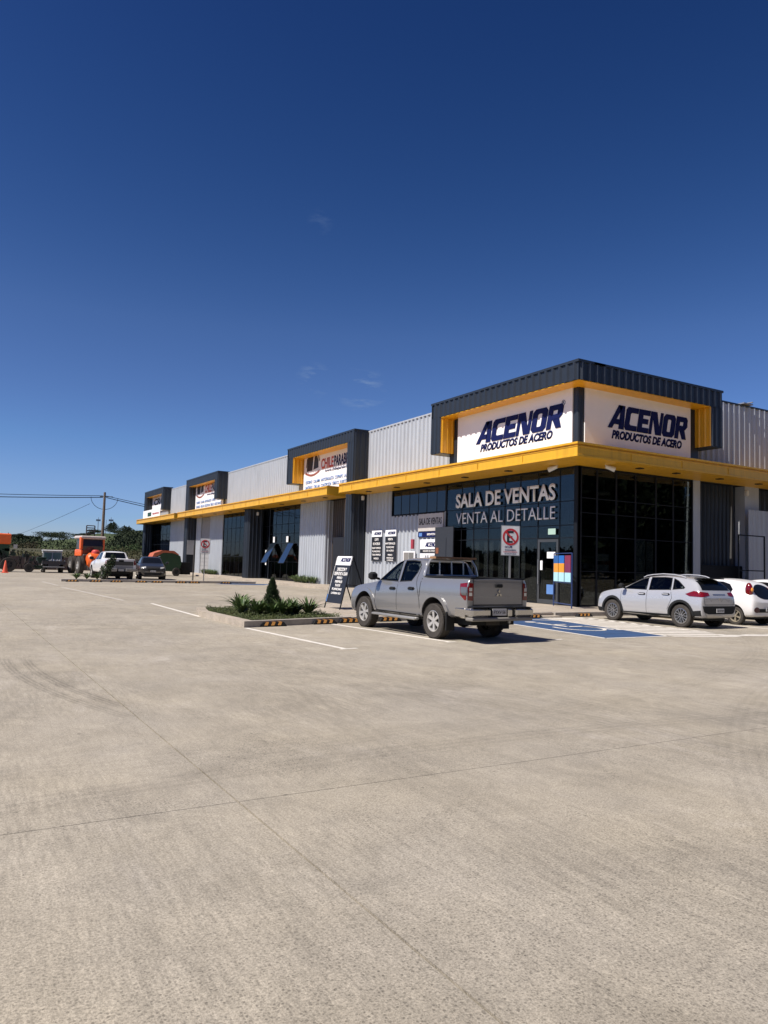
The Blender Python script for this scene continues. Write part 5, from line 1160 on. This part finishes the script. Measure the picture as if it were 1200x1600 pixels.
def grey_suv():
    t = thing('suv', 'dark blue grey SUV facing us at the far kerb beside the white pickup', 'car', (12.1, 54.6, 0), radians(-98))
    S_ = [(2.2, sec(.3, .6, .7, .6, .8, .45)), (2.12, sec(.25, .8, .85, .78, .93, .6)), (1.8, sec(.25, .9, .95, .86, 1.04, .68)), (1.2, sec(.25, .92, 1.05, .88, 1.12, .7)), (1.05, sec(.25, .92, 1.06, .88, 1.17, .7)), (.35, sec(.25, .92, 1.08, .88, 1.58, .62)), (.1, sec(.25, .92, 1.09, .88, 1.64, .6)), (-1.3, sec(.25, .92, 1.12, .88, 1.64, .6)), (-1.9, sec(.27, .92, 1.13, .88, 1.50, .6)), (-2.15, sec(.3, .9, 1.05, .85, 1.1, .6)), (-2.25, sec(.4, .8, .9, .78, .95, .55))]
    w1 = [(.98, 1.14), (.4, 1.48), (.1, 1.56), (.05, 1.14)]; w2 = [(-.05, 1.14), (-.05, 1.57), (-1.2, 1.57), (-1.6, 1.3), (-1.5, 1.18)]
    bv = generic_car(t, S_, GPAINT, (1.35, -1.35), .35, .41, [w1, w2], track=.8, tw=.22, spokes=5)
    decal(bv, [(-.66, 1.18), (.66, 1.18), (.56, 1.56), (-.56, 1.56)], 'f', .008, 'windscreen', CDARK, t)
    decal(bv, [(-.42, .88), (.42, .88), (.36, .70), (-.36, .70)], 'f', .010, 'grille', PLAST, t); decal(bv, [(-.6, .52), (.6, .52), (.55, .36), (-.55, .36)], 'f', .010, 'lower_grille', PLAST, t); decal(bv, [(-.7, .56), (.7, .56), (.7, .59), (-.7, .59)], 'f', .014, 'chrome_strip', CHROME, t)
    for s in (-1, 1):
        a, b = sorted((s*.48, s*.80)); decal(bv, [(a, .80), (b, .84), (b, .96), (a, .90)], 'f', .010, 'headlamp', LCLEAR, t, cell=.05); mirror(t, .95, s*.9, 1.2, s, GPAINT, .9)
        MB().path([(.1, s*.62, 1.66), (-1.3, s*.62, 1.68)], .02).build('roof_rail', STEEL, t)
    plate(t, 2.24, 0, .62, .36, .12, 'LB CF 33', 1)
grey_suv()
# flatbed truck with pale cab, seen from behind
def small_truck():
    t = thing('flatbed_truck', 'small truck with white roof and pale green glazed cab parked by the far wall', 'truck', (7.25, 72.0, 0), radians(88))
    t.scale = (.9, .86, .86)
    cab = MB(); cab.prism([(-.6, .75), (1.0, .75), (1.05, 1.25), (.75, 2.12), (-.55, 2.16)], 1, -.92, .92).build('cab', mat('truck_white', (.62, .64, .62), .5), t)
    MB().bevbox(-.75, .85, -.98, .98, 2.14, 2.30, .05).build('cab_roof', WPAINT, t)
    for y0, y1 in ((-.80, -.06), (.06, .80)): MB().box(-.64, -.60, y0, y1, 1.35, 2.02).build('rear_window', mat('green_glass', (.12, .22, .20), .15), t)
    for s in (-1, 1): MB().box(-.4, .7, *sorted((s*.92, s*.93)), 1.35, 2.0).build('side_window', CDARK, t); MB().box(.9, 1.0, *sorted((s*.95, s*1.2)), 1.4, 1.7).build('wing_mirror', PLAST, t)
    MB().box(-3.2, -.7, -1.05, 1.05, .85, 1.0).box(-3.2, 1.2, -.5, .5, .5, .85).build('flatbed', mat('bed_dark', (.03, .03, .035), .7), t)
    MB().box(-3.2, -3.12, -1.05, 1.05, 1.0, 1.2).box(-3.2, -.7, -1.05, -1.0, 1.0, 1.2).box(-3.2, -.7, 1.0, 1.05, 1.0, 1.2).build('drop_sides', mat('bed_dark', (.03, .03, .035), .7), t)
    mb = MB()
    for i in range(14): a = random.uniform(-.9, .8); b = random.uniform(-3, -1.2); mb.tube((b, a, 1.05), (b+random.uniform(.3, 1), a+random.uniform(-.4, .4), 1.05+random.uniform(.1, .3)), .05)
    mb.build('load', STEEL, t)
    MB().box(-3.25, -3.15, -1.0, 1.0, .55, .65).build('rear_bar', STEEL, t)
    for x in (.5, -2.3):
        for s in (-1, 1): wheel(t, x, s*.82, .42, .24, s, 6)
small_truck()
# orange tractor-like machine with roof ladder, front tank
def orange_machine():
    t = thing('farm_sprayer', 'tall orange farm machine with glazed cab and round orange tank behind the white pickup', 'farm machine', (9.9, 68.5, 0), radians(-82))
    MB().bevbox(-1.6, 1.2, -.9, .9, .9, 1.7, .1).build('chassis_body', mat('machine_dark', (.04, .03, .03), .6), t)
    MB().prism([(-1.1, 1.7), (.9, 1.7), (1.0, 2.4), (.8, 3.0), (-1.0, 3.0)], 1, -.85, .85).build('cab', mat('cab_glass', (.03, .03, .035), .15), t)
    MB().bevbox(-1.2, 1.0, -1.05, 1.05, 3.0, 3.28, .08).build('cab_roof', mat('roof_pale', (.5, .45, .42), .5), t)
    for s in (-1, 1):
        MB().bevbox(-.9, .98, *sorted((s*.86, s*1.02)), 1.5, 2.1, .06).build('side_panel', ORANGE, t) and MB().bevbox(.55, .98, *sorted((s*.86, s*1.08)), 2.1, 3.2, .06).build('cab_corner', ORANGE, t) if s < 0 else MB().bevbox(.6, 1.0, .8, .95, 1.6, 3.0, .04).build('door_post', ORANGE, t)
        for x in (1.0, -1.4): wheel(t, x, s*1.05, .75, .4, s, 6, RIM, .5)
    MB().lathe([(.001, -.7), (.45, -.68), (.62, -.5), (.66, 0), (.62, .5), (.45, .68), (.001, .7)], (1.7, 0, 1.2), n=20).build('tank', ORANGE, t, smooth=True)
    MB().lathe([(.001, .35), (.22, .33), (.34, .2), (.36, 0), (.3, -.1)], (1.7, 0, 1.75), axis=2, n=16).build('tank_lid', mat('lid_red', (.5, .06, .05), .4), t, smooth=True)
    mb = MB()
    for y in (-.35, .35): mb.tube((-.1, y, 3.28), (-.1, y, 4.2), .05)
    for z in (3.5, 3.75, 4.0, 4.2): mb.tube((-.1, -.35, z), (-.1, .35, z), .04)
    mb.build('mast', mat('machine_dark', (.04, .03, .03), .6), t)
orange_machine()
def green_machine():
    t = thing('green_harvester', 'green farm implement with orange hood cut by the left edge of the photo', 'farm machine', (3.9, 71.0, 0), radians(0))
    MB().bevbox(-3.5, -.10, -1.0, 1.0, 2.35, 3.25, .08).build('orange_hood', ORANGE, t); MB().box(-3.4, -.2, -.9, .9, 1.2, 2.34).build('green_body', GREENM, t)
    mb = MB(); random.seed(4)
    for i in range(60):
        x = random.uniform(-3, 2.6); z = random.uniform(.2, 1.4 if x > .4 else 2.0); mb.bevbox(x, x+random.uniform(.1, .5), -.9, random.uniform(-.5, .9), z, z+random.uniform(.06, .3), .02)
    mb.build('linkage', mat('link_green', (.012, .035, .02), .6), t)
    mb = MB()
    for i in range(24):
        x = random.uniform(-2, 2.6); mb.tube((x, -1.0, random.uniform(.2, .6)), (x+random.uniform(-.5, .5), -1.0, random.uniform(.7, 1.9)), .035)
    mb.build('frame_bars', PLAST, t); MB().box(.1, .4, -1.05, -.92, 2.0, 2.35).build('lamp', LCLEAR, t)
    for x in (-2.2, -.2): wheel(t, x, -1.05, .62, .4, -1, 5, RIMD, .5)
    for x in (1.4,): wheel(t, x, -1.0, .4, .3, -1, 5, RIMD, .5)
green_machine()
def balers():
    t = thing('round_baler', 'orange topped green farm baler standing behind the dark SUV by the wall', 'farm machine', (15.9, 66.5, 0), radians(0))
    t.scale = (.85, .85, .92)
    MB().prism([(-1.5, 1.75), (-1.3, 2.15), (-.5, 2.42), (.7, 2.42), (1.2, 2.1), (1.2, 2.0), (.6, 2.2), (-.4, 2.2), (-1.2, 1.75)], 1, -1.0, 1.0).build('orange_hood', mat('faded_orange', (.42, .11, .05), .6, var=.15), t)
    MB().prism([(-1.1, .5), (1.3, .4), (1.55, 1.2), (1.4, 1.9), (1.1, 2.08), (.5, 2.18), (-.4, 2.18), (-1.1, 1.8)], 1, -.98, .98).build('green_body', GREENM, t)
    MB().box(1.6, 2.6, -.6, .6, .15, 1.35).build('side_box', PLAST, t)
    for x in (-.5, 1.0): wheel(t, x, -1.05, .4, .3, -1, 5, RIMD, .5)
balers()
cn = thing('traffic_cone', 'orange traffic cone at the far left edge of the lot', 'traffic cone', (3.30, 66.3, 0))
MB().lathe([(.20, .05), (.20, .06), (.05, .95), (.03, 1.0), (.001, 1.0)], (0, 0, 0), axis=2, n=16).build('cone_body', mat('cone_orange', (.7, .12, .06), .5), cn, smooth=True); MB().bevbox(-.27, .27, -.27, .27, 0, .05, .02).build('base', mat('cone_orange', (.7, .12, .06), .5), cn)
# ------------------------------------------------------------------ plants
def leafmat(name, c1, c2, scale=1.2, rough=.6):
    if name in MATS: return MATS[name]
    mt = bpy.data.materials.new(name); mt.use_nodes = True; MATS[name] = mt; t = mt.node_tree; p = t.nodes['Principled BSDF']
    tc = t.nodes.new('ShaderNodeNewGeometry'); n = t.nodes.new('ShaderNodeTexNoise'); n.inputs['Scale'].default_value = scale; n.inputs['Detail'].default_value = 5
    t.links.new(tc.outputs['Position'], n.inputs[0]); mr = t.nodes.new('ShaderNodeMapRange'); mr.inputs[1].default_value = .35; mr.inputs[2].default_value = .65; t.links.new(n.outputs[0], mr.inputs[0])
    mx_ = t.nodes.new('ShaderNodeMix'); mx_.data_type = 'RGBA'; mx_.inputs[6].default_value = (*c1, 1); mx_.inputs[7].default_value = (*c2, 1); t.links.new(mr.outputs[0], mx_.inputs[0]); t.links.new(mx_.outputs[2], p.inputs['Base Color'])
    p.inputs['Roughness'].default_value = rough; p.inputs['Specular IOR Level'].default_value = .3; return mt
CYP = leafmat('cypress_green', (.018, .035, .015), (.04, .065, .022), 9); BLADE = leafmat('strap_green', (.035, .075, .025), (.12, .17, .055), 9, .35); COVER = leafmat('cover_green', (.03, .05, .012), (.075, .09, .022), 5)
HILLT = leafmat('hill_tree', (.012, .022, .010), (.035, .048, .020), .06, .9); HILLB = leafmat('hill_bush', (.03, .035, .014), (.075, .075, .030), .08, .9); HILLR = leafmat('hill_rust', (.035, .028, .015), (.05, .045, .02), .1, .9); HILLG = leafmat('hill_grass', (.035, .055, .018), (.065, .085, .03), .02, .9)
import numpy as np
NR = np.random.default_rng(3)
def leaves(mb, n, centre, rad, size, shell=.45, flat=0.0, rnd=None):
    v = NR.normal(size=(n, 3)); v /= np.linalg.norm(v, axis=1)[:, None]; v *= (shell+(1-shell)*NR.random((n, 1))**.6)
    p = np.array(centre)+v*np.array(rad); a = NR.normal(size=(n, 3)); a /= np.linalg.norm(a, axis=1)[:, None]; b = np.cross(a, NR.normal(size=(n, 3))); b /= np.linalg.norm(b, axis=1)[:, None]
    sz = size*NR.uniform(.6, 1.4, (n, 1)); q = np.stack([p+a*sz*.5, p+b*sz*.35, p-a*sz*.5, p-b*sz*.35], 1).reshape(-1, 3)
    o = len(mb.v); mb.v += q.tolist(); mb.f += [(o+4*i, o+4*i+1, o+4*i+2, o+4*i+3) for i in range(n)]
def leaves_old(mb, n, centre, rad, size, shell=.45, flat=0.0, rnd=random):
    cx_, cy_, cz = centre; rx, ry, rz = rad
    for _ in range(n):
        while True:
            v = Vector((rnd.uniform(-1, 1), rnd.uniform(-1, 1), rnd.uniform(-1, 1)))
            if shell < v.length <= 1: break
        p = Vector((cx_+v.x*rx, cy_+v.y*ry, cz+v.z*rz)); a = Vector((rnd.gauss(0, 1), rnd.gauss(0, 1), rnd.gauss(0, 1))).normalized(); b = a.orthogonal().normalized()
        s = size*rnd.uniform(.6, 1.4); mb.add([p+a*s*.5, p+b*s*.35, p-a*s*.5, p-b*s*.35], [(0, 1, 2, 3)])
cy_ = thing('cypress', 'small dark conical conifer in the middle of the planting island', 'conifer', (7.55, 19.15, .11))
MB().tube((0, 0, 0), (0, 0, 1.0), .03, .01).build('trunk', BARK, cy_)
from mathutils import noise as mn0
mn_ = lambda a, h: mn0.noise(Vector((cos(a)*2.2, sin(a)*2.2, h*6)))*2
mb = MB(); r_ = random.Random(3)
for i in range(5200):
    h = r_.random()**.8*.98; a = r_.uniform(0, 2*pi); R = .33*(1-h/1.02)**.85*min(1, .7+h*1.6)*(1+.22*mn_(a, h)); q = R*r_.uniform(.55, 1.1)
    p = Vector((q*cos(a), q*sin(a), h)); d = Vector((cos(a)*.45+r_.gauss(0, .2), sin(a)*.45+r_.gauss(0, .2), 1)).normalized(); w = d.cross(Vector((cos(a+r_.gauss(0, .8)), sin(a), .2))).normalized(); s = r_.uniform(.035, .07)
    mb.add([p-w*.010, p+w*.010, p+d*s+w*.004, p+d*s-w*.004], [(0, 1, 2, 3)])
mb.build('foliage', CYP, cy_, fix=False)
def strap_plant(mb, x, y, z, n, L_, r_, w=.035):
    for i in range(n):
        a = r_.uniform(0, 2*pi); l = L_*r_.uniform(.6, 1.1); lean_ = r_.uniform(.3, 1.15); pts = []
        for k in range(6):
            t = k/5; pts.append(Vector((x+cos(a)*l*lean_*t*(.5+.5*t), y+sin(a)*l*lean_*t*(.5+.5*t), z+l*(t-.42*lean_*t*t*t))))
        s = Vector((-sin(a), cos(a), 0)); ww = w*r_.uniform(.7, 1.2); prof_ = (.55, .9, 1, .85, .55, .05); o_ = len(mb.v)
        for p, q in zip(pts, prof_): mb.v += [tuple(p-s*ww*q), tuple(p+Vector((0, 0, -.35*ww*q))), tuple(p+s*ww*q)]
        for k in range(5):
            for j in (0, 1): mb.f.append((o_+k*3+j, o_+k*3+j+1, o_+k*3+j+4, o_+k*3+j+3))
r_ = random.Random(11)
spots = [(6.75, 19.3, 'leftmost strap-leaved clump in the planting island'), (7.0, 18.75, 'strap-leaved clump just left of the conifer foot'), (7.3, 18.5, 'strap-leaved clump in front of the conifer'), (7.62, 18.6, 'strap-leaved clump in front right of the conifer'), (7.95, 18.75, 'strap-leaved clump right of the conifer'), (8.2, 18.95, 'strap-leaved clump second from the right end of the island'), (8.45, 18.7, 'rightmost strap-leaved clump in the planting island'), (6.95, 20.1, 'rear strap-leaved clump at the left of the planting island'), (7.3, 19.8, 'strap-leaved clump behind the conifer'), (7.9, 19.7, 'rear strap-leaved clump right of the conifer')]
for x, y, l in spots:
    mb = MB(); strap_plant(mb, x, y, .10, r_.randint(45, 75), r_.uniform(.48, .70), r_, .034); o = mb.build('strap_plant', BLADE, fix=False, smooth=True); tag(o, l, 'plant', 'strap-leaved plants in the island bed')
mb = MB(); inn = [Vector(p) for p in inner]
def inside(x, y, poly):
    c = False
    for i in range(len(poly)):
        a, b = poly[i], poly[i-1]
        if (a[1] > y) != (b[1] > y) and x < (b[0]-a[0])*(y-a[1])/(b[1]-a[1])+a[0]: c = not c
    return c
cnt = 0
while cnt < 15000:
    x, y = r_.uniform(6, 9.4), r_.uniform(16.9, 22)
    if not inside(x, y, inner): continue
    h = .11+(.06+.09*max(0, sin(x*7+1)*sin(y*6)))*r_.random()
    if h > .4: continue
    p = Vector((x, y, h+.01)); a = Vector((r_.gauss(0, 1), r_.gauss(0, 1), r_.gauss(.8, .5))).normalized(); b = a.orthogonal().normalized(); s = r_.uniform(.02, .045)
    mb.add([p, p+b*s*.3+a*s*.5, p+a*s, p-b*s*.3+a*s*.5], [(0, 1, 2, 3)]); cnt += 1
tag(mb.build('ground_cover', COVER, fix=False), 'low mossy ground cover carpeting the planting island', 'ground cover', kind='stuff')
mb = MB()
for (x0, x1, y0, y1, n, s) in ((20.9, 21.45, 46.0, 49.6, 22, .65), (20.9, 21.45, 68.4, 72.3, 22, .6), (20.9, 21.45, 82.0, 86, 10, .7)):
    for i in range(n):
        mb = MB(); x, y = r_.uniform(x0, x1), y0+(y1-y0)*(i+.5)/n; strap_plant(mb, x, y, .12, 26, s, r_, .028)
        side = {46.0: 'in the bed by the wall left of the sandwich board', 68.4: 'in the bed by the wall right of the distant no-parking sign', 82.0: 'in the bed beside the far farm baler'}[y0]
        tag(mb.build('strap_plant', BLADE, fix=False), 'green strap-leaved plant '+side, 'plant', 'strap-leaved plants '+side)
# small shrub on the far kerb by the white pickup
mb = MB(); 
for k in range(5): leaves(mb, 260, (7.9+.12*k, 48.3+.1*(k % 2), .5+.22*k), (.42-.05*k, .4-.05*k, .35), .09, .3, rnd=r_)
sh = thing('bush', 'dark upright bush on the far kerb beside the white pickup', 'bush'); mb.build('foliage', leafmat('bush_dark', (.015, .03, .012), (.035, .055, .02), 4), sh, fix=False); MB().tube((8.1, 48.3, .1), (8.1, 48.3, 1.0), .04).build('trunk', BARK, sh)
for i, (x, l) in enumerate(((6.3, 'low planting at the left end of the far kerb'), (6.9, 'low planting next to the end of the far kerb'), (7.5, 'low planting left of the upright bush on the far kerb'))):
    mb = MB(); strap_plant(mb, x, 48.3, .13, 60, .5, r_, .04); tag(mb.build('strap_plant', BLADE, fix=False), l, 'plant')
# ------------------------------------------------------------------ utility pole, wires
up_ = thing('utility_pole', 'tall weathered utility pole rising behind the distant vehicles', 'utility pole', (15.4, 97.0, 0))
MB().tube((0, 0, 0), (.0, 0, 9.55), .24, .14, n=10).build('pole', POLEM, up_)
MB().tube((-.5, .3, 9.0), (.9, -.5, 9.0), .05).box(-.1, .1, -.1, .1, 8.4, 8.9).build('crossarm', NAVY, up_)
def cable(a, b, sag, r, label, name='overhead_cable'):
    a = Vector(a); b = Vector(b); pts = [a.lerp(b, i/24)+Vector((0, 0, -sag*4*(i/24)*(1-i/24))) for i in range(25)]
    return tag(MB().path([tuple(p) for p in pts], r, n=5).build(name, NAVY, None, smooth=False), label, 'cable')
cable((15.2, 97, 9.1), (-45, 112, 9.8), .9, .035, 'upper cable running left from the utility pole'); cable((15.2, 97, 8.9), (-45, 112, 9.5), 1.1, .05, 'thicker lower cable running left from the utility pole')
cable((15.6, 97, 9.1), (60, 108, 6.2), .9, .035, 'upper cable running right from the pole behind the building'); cable((15.6, 97, 8.9), (60, 108, 5.8), 1.0, .045, 'lower cable running right from the pole behind the building')
lp_ = [(15.4+.0+1.6*cos(a), 97, 8.9+1.5*sin(a)) for a in [pi+pi*i/16 for i in range(17)]]
tag(MB().path(lp_, .03, n=5).build('cable_loop', NAVY), 'slack cable loop hanging at the utility pole top', 'cable')
cable((13.7, 97, 8.0), (-2, 260, 2), 1.5, .022, 'faint cable dropping away to the hills left of the pole')
# ------------------------------------------------------------------ far boundary wall (posts and panels), shed
fwall = thing('boundary_wall', 'low dark concrete panel wall along the far edge of the lot', 'wall')
FWM = mat('wall_brown', (.10, .08, .07), .9, var=.2, vscale=1); FWP = mat('wall_post', (.2, .18, .16), .85)
x = -30.0
while x < 40:
    for k in range(3): MB().box(x+.1, x+2.9, 83.5, 83.56, .0+k*.44, .425+k*.44).build('panel', FWM, fwall)
    MB().box(x-.09, x+.09, 83.42, 83.62, 0, 1.42).build('post', FWP, fwall); MB().box(x+.1, x+2.9, 83.48, 83.58, 1.325, 1.36).build('coping', FWP, fwall)
    x += 3.0
struct(MB().box(-80, 21.0, 82, 83.4, -.07, -.01).build('dirt_verge', mat('dirt', (.2, .13, .08), .95, var=.3)))
sdw = thing('shed', 'small white shed half hidden among the far bushes', 'shed', (-9, 205, 0), radians(12))
MB().prism([(-6, 0), (6, 0), (6, 5.6), (0, 6.6), (-6, 5.8)], 1, -4, 4).build('wall', mat('shed_white', (.6, .6, .62), .6), sdw); MB().prism([(-6.4, 5.75), (0, 6.75), (6.4, 5.55), (6.4, 5.75), (0, 6.95), (-6.4, 5.95)], 1, -4.3, 4.3).build('roof', ROOF, sdw); MB().box(6.0, 17, -4, 4, 0, 5.2).build('annex', mat('annex_dark', (.08, .08, .1), .7), sdw)
# ------------------------------------------------------------------ hills and trees
from mathutils import noise as mn
def at(u, Y): # world x at image column u and depth Y (layout helper for far things only)
    d = fw+rt2*(u-600)/F_PX-up2*(868-800)/F_PX; return d.x/d.y*Y
def topz(u, v, Y):
    d = fw+rt2*(u-600)/F_PX-up2*(v-800)/F_PX; return 1.6+d.z/d.y*Y
CREST = [(at(u, 420), topz(u, v, 420)) for u, v in ((-400, 850), (-60, 848), (0, 847), (60, 845), (100, 843), (130, 837), (150, 833), (170, 829), (185, 831), (200, 838), (220, 846), (300, 852), (500, 852))]
def hillz(x, y):
    c = CREST; h = c[0][1] if x <= c[0][0] else c[-1][1]
    for (a, p), (b, q) in zip(c, c[1:]):
        if a <= x <= b: t = (x-a)/(b-a); t = t*t*(3-2*t); h = p+(q-p)*t
    s = max(0.0, min(1.0, (y-235)/185.0)); s = s*s*(3-2*s)
    return -.5+(h+.5)*s*(1 if y < 430 else max(.5, 1-(y-430)/500))+.9*mn.noise(Vector((x*.02, y*.02, 0)))*s
mb = MB(); nx, ny = 120, 40
for j in range(ny+1):
    for i in range(nx+1):
        X = -700+i*1700/nx; Y = 215+j*700/ny; mb.v.append((X, Y, hillz(X, Y)))
for j in range(ny):
    for i in range(nx): a = j*(nx+1)+i; mb.f.append((a, a+1, a+nx+2, a+nx+1))
struct(mb.build('hills', HILLG, smooth=True))
rr_ = random.Random(5)
def tree(x, y, z, h, w, kind, label, group='trees on the far hill'):
    t = thing('pine_tree' if kind == 'c' else 'broadleaf_tree', label, 'tree', (x, y, z), group=group)
    MB().tube((0, 0, -1), (0, 0, h*.8), h*.03, h*.01).build('trunk', BARK, t); mb = MB()
    if kind == 'c':
        for k in range(11):
            f = k/10; zz = h*(.2+.76*f); rr = w*.5*(1-f)**.8+.15
            leaves(mb, int(120+260*(1-f)), (rr_.uniform(-.2, .2), 0, zz), (rr, rr, h*.07), h*.06, .1)
    elif kind == 'g':
        for k in range(9):
            a = rr_.uniform(0, 6.3); leaves(mb, 200, (cos(a)*w*.22*rr_.random(), sin(a)*w*.2, h*rr_.uniform(.35, .92)), (w*.28, w*.28, h*.13), h*.07, .1)
    else:
        for k in range(13):
            a = rr_.uniform(0, 6.3); q = rr_.uniform(0, .34); leaves(mb, 260, (cos(a)*w*q, sin(a)*w*q, h*rr_.uniform(.42, .8)), (w*.26, w*.26, h*.18), h*.085, .1)
    mb.build('crown', HILLT, t, fix=False); return t
def put(u, vtop, Y, w, kind, label, group='trees on the far hill'):
    X = at(u, Y); z = hillz(X, Y) if Y > 235 else 0; z = min(z, topz(u, vtop, Y)-3); h = topz(u, vtop, Y)-z
    return tree(X, Y, z, h, w, kind, label, group)
for u, v, Y, w, k, l in ((78, 829, 400, 22, 'b', 'broad round-topped tree standing alone on the left skyline'), (95, 835, 420, 9, 'g', 'small tree right of the round-topped skyline tree'), (130, 832, 420, 10, 'b', 'bushy tree on the skyline left of the orange machine mast'),
        (120, 833, 410, 6, 'b', 'small bush-like tree on the skyline above the orange machine'), (140, 830, 425, 4, 'b', 'tiny round tree on the green slope crest'), (150, 826, 410, 12, 'b', 'skyline tree just left of the utility pole'),
        (170, 816, 400, 8, 'c', 'tall pointed conifer on the hilltop just right of the utility pole'), (175, 815, 405, 8, 'c', 'tallest pointed conifer on the hilltop'), (181, 826, 395, 16, 'g', 'dark spreading tree below the hilltop conifers'), (192, 821, 360, 12, 'c', 'dark conifer on the right shoulder of the hill'), (199, 822, 350, 13, 'c', 'broad dark conifer nearer the building on the hill'),
        (206, 829, 345, 12, 'c', 'lower dark conifer beside the building edge'), (189, 828, 380, 14, 'b', 'rounded dark tree between the hilltop conifers and the building'), (210, 832, 335, 15, 'b', 'bushy mid green tree low on the right shoulder of the hill'), (216, 827, 330, 16, 'b', 'paler leafy tree against the building corner'), (222, 830, 320, 14, 'b', 'tree partly hidden by the building corner')):
    put(u, v, Y, w, k, l)
for i in range(26):
    u = -6+i*2.7+rr_.uniform(-.8, .8); put(u, 838-rr_.random()*6.5*(1 if i < 14 else .35), 470, 5.5, 'g' if i % 3 else 'c', 'slender tree of the thin row on the left skyline', 'slender trees of the left skyline row')
# woods read as one mass
mb = MB()
def wood(mb, u0, u1, v0, v1, Y0, Y1, n, size, leaf, per=46):
    for i in range(n):
        u = rr_.uniform(u0, u1); Y = rr_.uniform(Y0, Y1); X = at(u, Y); vt = rr_.uniform(v0, v1); z1 = topz(u, vt, Y); s = size*rr_.uniform(.6, 1.3)
        for q in range(3): leaves(mb, per, (X+rr_.uniform(-s, s)*.5, Y+rr_.uniform(-s, s)*.5, z1-s*(.35+.5*q)), (s*.62, s*.62, s*.5), leaf*rr_.uniform(.8, 1.2), .3, rnd=rr_)
wood(mb, -60, 112, 841, 857, 330, 470, 330, 9, .75, 110); wood(mb, 112, 150, 847, 858, 300, 350, 40, 6, .7, 110); wood(mb, 180, 260, 834, 856, 270, 350, 230, 8, .65, 110); wood(mb, 150, 190, 850, 858, 250, 300, 60, 6, .6, 110)
tag(mb.build('woodland', HILLT, fix=False), 'dark wood covering the slopes beyond the lot', 'woodland', kind='stuff')
mb = MB(); wood(mb, -60, 260, 856, 868, 150, 220, 260, 3.6, .33, 80); wood(mb, -40, 230, 859, 871, 92, 140, 190, 1.5, .18, 80)
tag(mb.build('scrub', HILLB, fix=False), 'olive scrub between the boundary wall and the wood', 'scrub', kind='stuff')
mb = MB(); wood(mb, 180, 240, 848, 856, 245, 300, 22, 6, .5, 90); wood(mb, 10, 60, 846, 854, 260, 330, 18, 6, .5, 90)
tag(mb.build('autumn_wood', HILLR, fix=False), 'rust brown patches of wood on the lower slope', 'woodland', kind='stuff')
mb = MB(); wood(mb, 176, 240, 851, 862, 210, 250, 80, 5, .42, 90)
tag(mb.build('hedgerow', leafmat('hedge_green', (.02, .04, .012), (.05, .075, .025), .2, .9), fix=False), 'mid green hedgerow of bushes left of the building', 'hedge', kind='stuff')
# hedge-like bank behind the wall
bk = MB()
for i in range(60):
    X = -60+i*2.6; bk.v += []
struct(MB().prism([(84.5, -.05), (110, 1.9), (140, 2.3), (215, 3.0), (235, -.5)], 0, -200, 260).build('grass_bank', leafmat('bank_grass', (.035, .038, .015), (.075, .065, .03), .25, .95)))
for i, (u, v, Y) in enumerate(((150.5, 808, 440), (170.5, 808, 420), (163, 812, 460))):
    X = at(u, Y); z0 = hillz(X, Y); z1 = topz(u, v, Y); m_ = MB()
    m_.tube((X, Y, z0), (X, Y, z1), .28, .12)
    if i < 2: m_.box(X-1.2, X+1.2, Y-.2, Y+.2, z1-2.2, z1-1.2)
    tag(m_.build('radio_mast', STEEL), ['thin radio mast left of the utility pole on the hill', 'thin radio mast above the hilltop conifers', 'faintest thin mast just right of the utility pole'][i], 'mast')
# trees and scrub that stand outside the frame and show in the shop glass
mb = MB()
for i in range(230):
    y = rr_.uniform(-70, 190); x = -75+rr_.uniform(-8, 8); h = rr_.uniform(3.6, 6.8)
    for q in range(3):
        c_ = (x+rr_.uniform(-2, 2), y+rr_.uniform(-2, 2), h*(.25+.25*q)); leaves(mb, 110, c_, (3.2, 3.2, h*.26), .45, .1); leaves(mb, 30, c_, (2.4, 2.4, h*.2), 1.8, .1)
tag(mb.build('woodland', HILLT, fix=False), 'belt of trees across the road reflected in the shop windows', 'woodland', kind='stuff')
mb = MB()  # unseen belt, height and density shaped so the side glass reflects dark
for i in range(230):
    x = rr_.uniform(-60, 130); y = -54+rr_.uniform(-8, 8); h = rr_.uniform(17, 24)
    for q in range(4):
        c_ = (x+rr_.uniform(-2, 2), y+rr_.uniform(-2, 2), h*(.2+.22*q)); leaves(mb, 150, c_, (3.9, 3.9, h*.2), .75, .1); leaves(mb, 40, c_, (2.8, 2.8, h*.17), 2.6, .1)
tag(mb.build('woodland', HILLT, fix=False), 'unseen tree belt added behind the camera, made tall and dense to darken the side windows', 'woodland', kind='stuff')
